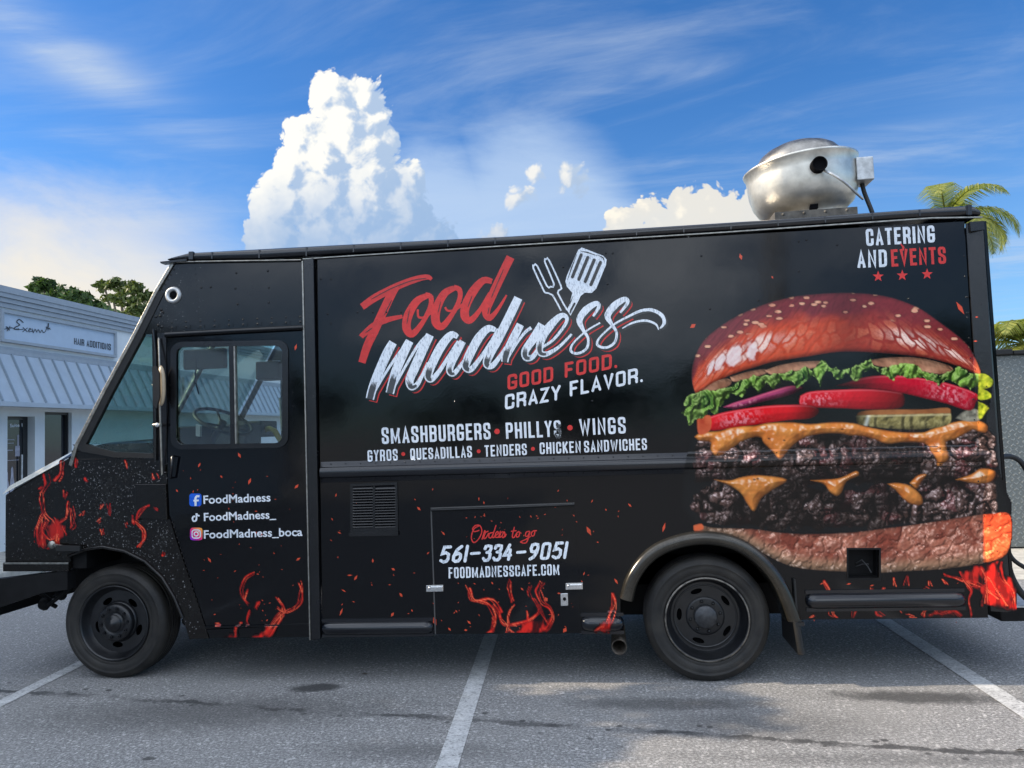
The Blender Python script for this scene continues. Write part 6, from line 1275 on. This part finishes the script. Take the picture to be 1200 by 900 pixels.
h = 1.0 * sstep(A2 - A1, 0, 0.5) + 1.1 * (1 - B1) + 2.4 * n2 + 3.5 * n1; df, sp = relief(h, 0.50, p=14)
base = mixc(lv((122, 42, 48)), lv((204, 70, 36)), sstep(v + (wn_ - .5) * 0.25, 0.22, 0.52)); base = mixc(base, lv((132, 40, 42)), sstep(X_, 955, 1050) * 0.75); base = base * (0.42 + 0.80 * df)[..., None]
mid = np.exp(-((v - 0.66) / 0.24) ** 2); shine = mid * (np.exp(-((X_ - 872) / 58) ** 2) * 1.1 + 0.95 * np.exp(-((X_ - 1086) / 58) ** 2) + 0.30); cell = sstep(A2 - A1, 0.10, 0.34) * (0.55 + 0.45 * sstep(B2 - B1, 0.0, 0.25))
base = mixc(base, mixc(lv((222, 120, 84)), lv((246, 214, 198)), sstep(shine, 0.5, 1.1)), np.clip(shine * cell * (0.35 + 0.9 * sstep(aid, 0.25, 0.8)) * (0.55 + 0.7 * n2), 0, 0.92))
for cx, cy, rx, ry, an in ((881, 411, 8, 11, 0.15), (860, 417, 8, 13, 0.45), (843, 425, 4.5, 12, 0.45), (833, 431, 2.6, 10, 0.4)):
    ca, sa = math.cos(an), math.sin(an); a = (X_ - cx) * ca + (Y_ - cy) * sa; b = -(X_ - cx) * sa + (Y_ - cy) * ca; q = np.hypot(a / rx, b / ry) + (n1 - .5) * 0.7 + (n2 - .5) * 0.4; base = mixc(base, lv((150, 40, 24)), np.exp(-((q - 1.12) / 0.14) ** 2) * 0.6); base = mixc(base, lv((232, 214, 210)), np.clip((1.0 - q) * 4, 0, 1) * (0.62 + 0.38 * n2))
sp1, sp2, spid = worley(X_ * 0.80 + (n1 - .5) * 4, Y_ * 1.75, 13.0, 4); on = (1 - sstep(v, 0.34, 0.44)) * (spid > 0.42); rr_ = 0.16 + 0.14 * spid
base = base * (1 - 0.5 * on * sstep(-(sp1 - rr_ - 0.10), 0, 0.12))[..., None]; base = mixc(base, mixc(lv((206, 116, 92)), lv((246, 190, 150)), n2), on * sstep(-(sp1 - rr_), 0, 0.10) * 0.9)
ov = 1 - 0.72 * sstep(v, 0.90, 1.0) - 0.35 * (1 - sstep(v, 0, 0.06)); base = base * ov[..., None] * (1 - 0.35 * np.exp(-((X_ - 992) / 26) ** 2))[..., None]; base = mixc(base, lv((236, 116, 66)), sstep(X_, 1140, 1146) * 0.7); cv.fill(tb, base, 1.1)  # right end tinted orange for sunlight on the post
# flames under the bun, running over the corner post
def flame(cv_, strokes, blobs_=(), seed=1.0, red=(226, 38, 28), tip=(246, 110, 72)):
    """translucent tongues: each stroke is a veil with two or three bright wandering filaments"""
    X0, Y0 = cv_.X, cv_.Y; I = np.zeros(X0.shape); V = np.zeros(X0.shape); sm = fbm(X0, Y0, 13, 3, seed)
    strokes = [(p, w * 0.78) for p, w in strokes]
    for j, (amp, wk, sh) in enumerate(((1.0, 0.42, 0.0), (0.8, 0.36, 1.0), (0.65, 0.34, -1.0))):
        cv_.X = X0 + (fbm(X0, Y0, 24, 2, seed + 3 + j) - .5) * 10; cv_.Y = Y0 + (fbm(X0, Y0, 22, 2, seed + 7 + j) - .5) * 8
        for p, w in strokes:
            q = cm2(p, 6); n_ = len(q)
            sh_ = sh if math.dist(q[0], q[-1]) > 16 else sh * 0.25
            q = [(x + sh_ * w * 0.55 * math.sin(math.pi * min(1, i / n_ * 1.0)) * (1 if len(p) > 2 else .4), y) for i, (x, y) in enumerate(q)]; d_ = cv_.line(q)
            I = np.maximum(I, amp * np.exp(-(d_ / wk / 1.25) ** 2) * (0.45 + 0.75 * sstep(sm, 0.3, 0.65)))
            if j == 0: V = np.maximum(V, np.clip(1 - d_ / (w * 0.80), 0, 1) * (0.35 + 0.65 * sstep(fbm(X0 * 1.2, Y0, 9, 3, seed + 9), 0.32, 0.66)))
    cv_.X, cv_.Y = X0, Y0
    for p, am in blobs_: d_ = cv_.sd(p) + (fbm(X0, Y0, 12, 3, seed + 13) - .5) * 12; V = np.maximum(V, np.clip(0.5 - d_ / 7, 0, 1) * am * (0.30 + 0.9 * sstep(fbm(X0 * 1.5, Y0 * 0.6, 9, 3, seed + 6), 0.32, 0.68)))
    c = mixc(lv((120, 10, 8)), lv(red), sstep(V, 0.15, 0.75)); cv_.paint(np.clip(V * 1.05, 0, 0.92) * sstep(V, 0.05, 0.45), c); c = mixc(lv(red), lv(tip), sstep(I, 0.45, 1.0)); cv_.paint(np.clip(I, 0, 1) * 0.95, c)
cv.A[(X_ > 993.5) & (X_ < 1030.5) & (Y_ > 643.5) & (Y_ < 677.5)] = 0
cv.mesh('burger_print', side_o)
ZB = lambda l: [(920 + x / 4.286, 620 + y / 4.286) for x, y in l]; ZD = lambda l: [(210 + x / 4.5, 560 + y / 4.5) for x, y in l]; ZH = lambda l: [(x / 4.09, 500 + y / 4.09) for x, y in l]
cw = Canvas(944, 656, 1186, 724)
flame(cw, [(ZB(p), w) for p, w in (([(200, 265), (218, 290), (225, 318)], 4), ([(430, 305), (432, 350)], 2), ([(492, 300), (476, 335), (486, 372)], 4), ([(345, 440), (356, 390), (385, 362)], 5), ([(330, 372), (360, 368)], 3), ([(488, 440), (460, 420), (468, 382)], 5), ([(540, 245), (546, 285)], 2.2), ([(606, 235), (608, 285)], 2),
   ([(700, 440), (715, 415), (750, 400), (775, 425), (830, 408), (885, 440)], 4), ([(705, 300), (748, 322), (752, 362)], 3), ([(826, 305), (848, 340), (836, 376)], 3.2), ([(800, 228), (855, 245), (895, 262)], 2.6), ([(880, 220), (905, 270), (935, 310), (928, 360), (940, 440)], 3), ([(905, 270), (980, 285), (1060, 340)], 3.2), ([(1075, 170), (1085, 240), (1120, 310), (1128, 372)], 3), ([(1010, 240), (1050, 290), (1095, 372)], 3), ([(990, 190), (1010, 280), (1005, 372)], 2.6), ([(575, 385), (590, 412)], 2.4), ([(790, 252), (806, 272)], 2.4), ([(725, 265), (728, 285)], 2), ([(238, 395), (234, 428), (258, 445)], 2.6), ([(130, 448), (146, 430)], 2), ([(655, 442), (620, 430)], 2.4))],
   [(ZB([(1008, 170), (1060, 160), (1080, 220), (1128, 300), (1130, 380), (1000, 378), (985, 300), (1000, 240)]), 1.7), (ZB([(880, 205), (985, 185), (1010, 200), (1000, 300), (985, 310), (920, 270)]), 0.75), (ZB([(700, 438), (750, 405), (840, 408), (880, 442)]), 0.7)], 2)
cw.mesh('flame_print', side_o, 0.0018)
hc = Canvas(508, 664, 690, 741)
flame(hc, [(Z7(p), w) for p, w in (([(275, 495), (290, 560), (320, 585), (400, 572), (455, 600), (492, 665)], 3.6), ([(318, 582), (390, 600), (440, 650), (452, 720), (430, 770), (388, 806)], 4), ([(440, 612), (470, 650), (492, 718), (540, 748), (640, 730), (718, 688), (745, 640), (712, 572)], 4), ([(770, 465), (745, 520), (770, 590), (822, 630), (842, 690), (812, 742), (780, 778)], 3), ([(742, 605), (772, 690), (790, 730)], 3.4), ([(548, 745), (532, 806)], 3), ([(540, 750), (560, 780), (600, 806)], 3.4), ([(440, 690), (440, 760), (410, 806)], 2.6), ([(660, 668), (668, 720)], 2.4), ([(688, 490), (672, 530), (680, 560)], 2), ([(552, 450), (548, 500), (560, 600)], 1.4), ([(565, 630), (535, 690), (545, 740)], 1.8))],
   [(Z7([(600, 806), (640, 745), (720, 715), (770, 720), (800, 770), (720, 806)]), 0.95), (Z7([(452, 610), (500, 670), (530, 745), (490, 720), (455, 660)]), 0.45), (Z7([(790, 700), (830, 690), (830, 740), (785, 775)]), 0.8)], 3)
hc.mesh('flame_print', ha_o, 0.0068)
rc = Canvas(682, 690, 730, 742); flame(rc, [([(716, 696), (719, 712), (712, 728), (704, 738)], 5), ([(708, 732), (696, 738)], 4)], [([(700, 738), (708, 722), (718, 706), (720, 722), (712, 739)], 0.7)], 4); rc.mesh('flame_print', side_o, 0.002, 0.15, yoff=lambda x, y: (lambda q: 0.004 + math.sqrt(0.054 ** 2 - q * q) if abs(q) < 0.053 else (0.014 if abs(q) < 0.075 else 0.0))((y - 730.5 + 0.01 * (x - 681)) / 179.0))
dc_ = Canvas(238, 650, 364, 746)
flame(dc_, [(ZD(p), w) for p, w in (([(395, 508), (350, 530), (326, 590), (336, 632), (362, 660)], 2.2), ([(356, 590), (345, 640)], 4), ([(516, 640), (545, 680), (550, 708), (522, 690)], 3), ([(550, 705), (505, 745), (470, 795), (430, 850)], 4.5), ([(542, 722), (510, 775), (470, 850)], 5), ([(645, 555), (648, 610), (636, 662), (610, 688)], 2.2), ([(602, 690), (560, 708)], 1.8), ([(375, 700), (365, 750), (372, 772)], 3), ([(415, 655), (408, 680)], 6), ([(302, 800), (290, 848), (245, 850)], 5), ([(220, 770), (200, 772)], 3), ([(320, 772), (330, 768)], 3))],
   [(ZD([(380, 852), (440, 800), (470, 780), (500, 800), (460, 852)]), 0.9), (ZD([(245, 854), (290, 835), (310, 855)]), 0.8)], 5)
dc_.mesh('flame_print', door_o, 0.0009, yoff=lambda x, y: 0.0175 if y > 732.5 else 0.0045)
hc2 = Canvas(36, 532, 79, 656)
flame(hc2, [(ZH(p), w) for p, w in (([(288, 165), (285, 215), (262, 260)], 4.5), ([(205, 230), (214, 268), (200, 300), (186, 325)], 4.5), ([(175, 300), (190, 290)], 4), ([(188, 330), (185, 375), (192, 420), (232, 455)], 1.8), ([(192, 425), (166, 485), (164, 560)], 2.4), ([(198, 440), (200, 500), (235, 540), (270, 520)], 2.6), ([(316, 370), (312, 440), (276, 470), (268, 540), (215, 585)], 2.8), ([(250, 450), (270, 490), (262, 560)], 2.6), ([(300, 480), (310, 520)], 2.4), ([(220, 460), (190, 520), (195, 580)], 2.2), ([(300, 315), (296, 345)], 2.4))], [(ZH([(165, 480), (200, 460), (290, 450), (310, 520), (230, 570), (165, 575)]), 0.5)], 6)
hc2.mesh('flame_print', hood_o, 0.001, 0.15, yoff=lambda x, y: -0.030)
fc2 = Canvas(82, 535, 198, 652); tw = 4.09
flame(fc2, [(ZH(p), w) for p, w in (([(358, 155), (362, 190)], 3.5), ([(410, 240), (418, 252)], 5), ([(600, 170), (604, 195)], 3.5), ([(740, 232), (745, 252)], 4), ([(350, 390), (352, 470), (332, 490)], 3), ([(520, 370), (528, 415)], 3), ([(490, 370), (484, 385)], 2), ([(488, 490), (494, 515)], 4), ([(640, 425), (642, 465)], 5), ([(655, 455), (690, 490), (692, 535), (668, 575)], 3), ([(668, 450), (690, 405), (725, 380)], 2.4), ([(780, 605), (784, 622)], 3.5), ([(752, 395), (758, 400)], 3), ([(390, 420), (398, 412)], 2.5), ([(478, 440), (470, 450)], 2), ([(605, 465), (608, 475)], 2.5))], (), 7)
fc2.mesh('flame_print', fend_o, 0.001, 0.15, yoff=lambda x, y: 0.0225 if (160 <= x <= 198 and 566 <= y <= 609) else 0.0)

# ---------------------------------------------------------------- sparks: many tiny shapes, one print
ki = Ink(0.0024); kd = Ink(0.0065); rg = random.Random(12)
def spark(k_, x, y, l, w, a): k_.poly([(x - l * math.cos(a), y - l * math.sin(a)), (x + w * math.sin(a), y - w * math.cos(a)), (x + l * math.cos(a), y + l * math.sin(a)), (x - w * math.sin(a), y + w * math.cos(a))])
in_door = lambda x, y: x < 357 and x > 205 + max(0, (y - 604)) * 0.32
hot = [(690, 622, 6, 2.3, 1.1), (812, 382, 4, 2.5, -0.6), (868, 301, 4, 2, 1.3), (905, 325, 2, 1, 1), (491, 596, 3, 1.4, 0.8), (417, 677, 3.5, 1.5, -1), (510, 728, 5, 3, 1.2), (778, 618, 6, 1.6, -1.3), (722, 681, 4, 1.4, 1), (437, 657, 2.4, 1.2, 1.5), (470, 697, 3, 1.5, 1), (461, 667, 2.5, 1.4, .5), (1125, 361, 9, 2.6, 1.0), (460, 720, 3, 1.6, -1), (400, 717, 5, 1.2, -1.2), (367, 670, 5, 1.3, -1.1), (372, 705, 4, 1.2, -1.1), (738, 592, 3, 1.2, .8), (1142, 400, 2, 1, 0), (1143, 372, 1.6, 1, 0), (651, 595, 1.6, 1, 1)]
for h_ in hot: spark(ki, *h_)
for x, y, l, w, a in ((281, 533.5, 3.6, 1.6, 1.1), (234, 545, 3.0, 1.2, -1.1), (293, 564, 4.2, 1.6, -1.2), (260, 558.5, 2, 1, 1), (348, 570, 3.5, 1.6, -.8), (246, 656, 3.5, 1.4, 1), (350, 655, 3, 1.4, -.6), (208, 575, 2, 1, 1), (347, 407, 4, 1.5, -1.3)): spark(kd, x, y, l, w, a)
for _ in range(150):
    x = rg.uniform(380, 1130); y = rg.uniform(570, 738)
    if 715 < x < 950 and y > 610: continue
    if x > 800 and y < 676: continue
    s_ = rg.uniform(0.5, 1.5); spark(ki, x, y, s_ * rg.uniform(1, 2.2), s_ * 0.6, rg.uniform(-1.6, 1.6))
for _ in range(60):
    x = rg.uniform(215, 352); y = rg.uniform(535, 730)
    if in_door(x, y): s_ = rg.uniform(0.4, 1.1); spark(kd, x, y, s_ * rg.uniform(1, 2), s_ * 0.6, rg.uniform(-1.6, 1.6))
ember = wrap_mat('ember_vinyl', False, 0.25); [n for n in ember.node_tree.nodes if n.type == 'BSDF_PRINCIPLED'][0].inputs['Base Color'].default_value = (0.60, 0.07, 0.03, 1); nl = ember.node_tree.links; [nl.remove(l) for l in list(nl) if l.to_socket.name == 'Base Color']
o = ki.build('spark_print', ember, side_o); o = kd.build('spark_print', ember, door_o)
kh = Ink(0.0075)
for x, y, l, w, a in ((520, 625, 2.6, 1.1, .9), (577, 683, 1.8, .9, 1), (595, 690, 3, .8, 1.2), (612, 690, 2.4, .9, .8), (640, 702, 3, 2.4, 1), (662, 738, 3.5, 2.4, -1), (655, 695, 2, 1, 0), (550, 729, 3, 1.2, .8), (527, 737, 2.5, 1.2, .8), (546, 738, 2, 1.2, 0), (535, 716, 1.8, .8, 1)): spark(kh, x, y, l, w, a)
for _ in range(45): s_ = rg.uniform(0.4, 1.0); spark(kh, rg.uniform(516, 676), rg.choice([rg.uniform(602, 632), rg.uniform(682, 738)]), s_ * rg.uniform(1, 2), s_ * .6, rg.uniform(-1.6, 1.6))
kh.build('spark_print', ember, ha_o)

# ---------------------------------------------------------------- rain drops beaded on the nose
dm_ = bpy.data.materials.new('water_bead'); dm_.use_nodes = True; t = NT(dm_.node_tree); b = t.n['Principled BSDF']; b.inputs['Base Color'].default_value = (0.14, 0.14, 0.14, 1); b.inputs['Roughness'].default_value = 0.03; b.inputs['Specular IOR Level'].default_value = 1.0; b.inputs['Metallic'].default_value = 0.55
dp = MB(); rg = random.Random(3)
def drops(n, x0, x1, y0, y1, ok, yo, rmax=0.006):
    for _ in range(n):
        x, y = rg.uniform(x0, x1), rg.uniform(y0, y1)
        if ok(x, y): r = rg.uniform(0.0014, rmax) * rg.uniform(0.35, 1) ; dp.dome(S(x, y, yo), r, (0, -1, 0), 0.6, 5, 1)
archy = line([(80, 652), (100, 644), (120, 641), (146, 646), (170, 658), (190, 677), (204, 700), (214, 724), (222, 749)])
drops(1500, 84, 196, 540, 660, lambda x, y: y < archy(x) - 3 and not (159 < x < 197 and 566 < y < 609), -0.0005)
drops(420, 170, 244, 605, 745, lambda x, y: archy(x) - 4 > y and x < 199 + (y - 604) * 0.30 and x > 185, -0.0005, 0.007)
drops(260, 5, 78, 545, 656, lambda x, y: y > 582 - (x - 3) * 0.54, 0.0298, 0.005)
drops(330, 100, 178, 400, 528, lambda x, y: x > 163 - (y - 394) * 0.495 + 3, 0.0099, 0.004)
drops(120, 161, 240, 312, 390, lambda x, y: x > 206 - (y - 308) * 0.53, -0.0003, 0.005)
o = dp.build('water_drops', dm_, truck, recalc=False); o['kind'] = 'stuff'

# ================================================================== litter on the asphalt
leafd = mat('dead_leaf', (0.05, 0.04, 0.03), 0.8)
for px, py, r, lab in ((427, 791, 0.03, 'small dark twig on the asphalt beside the middle parking line'), (1196, 881, 0.03, 'dark dead leaf on the asphalt in the lower right corner')):
    p = G(px, py); mb = MB(); mb.add([(p.x - r, p.y, 0.006), (p.x, p.y - r * .3, 0.012), (p.x + r, p.y + .005, 0.006), (p.x, p.y + r * .3, 0.014)], [(0, 1, 2, 3), (3, 2, 1, 0)][:1]); o = mb.build('dead_leaf' if 'leaf' in lab else 'twig', leafd); tag(o, lab, 'leaf' if 'leaf' in lab else 'twig')
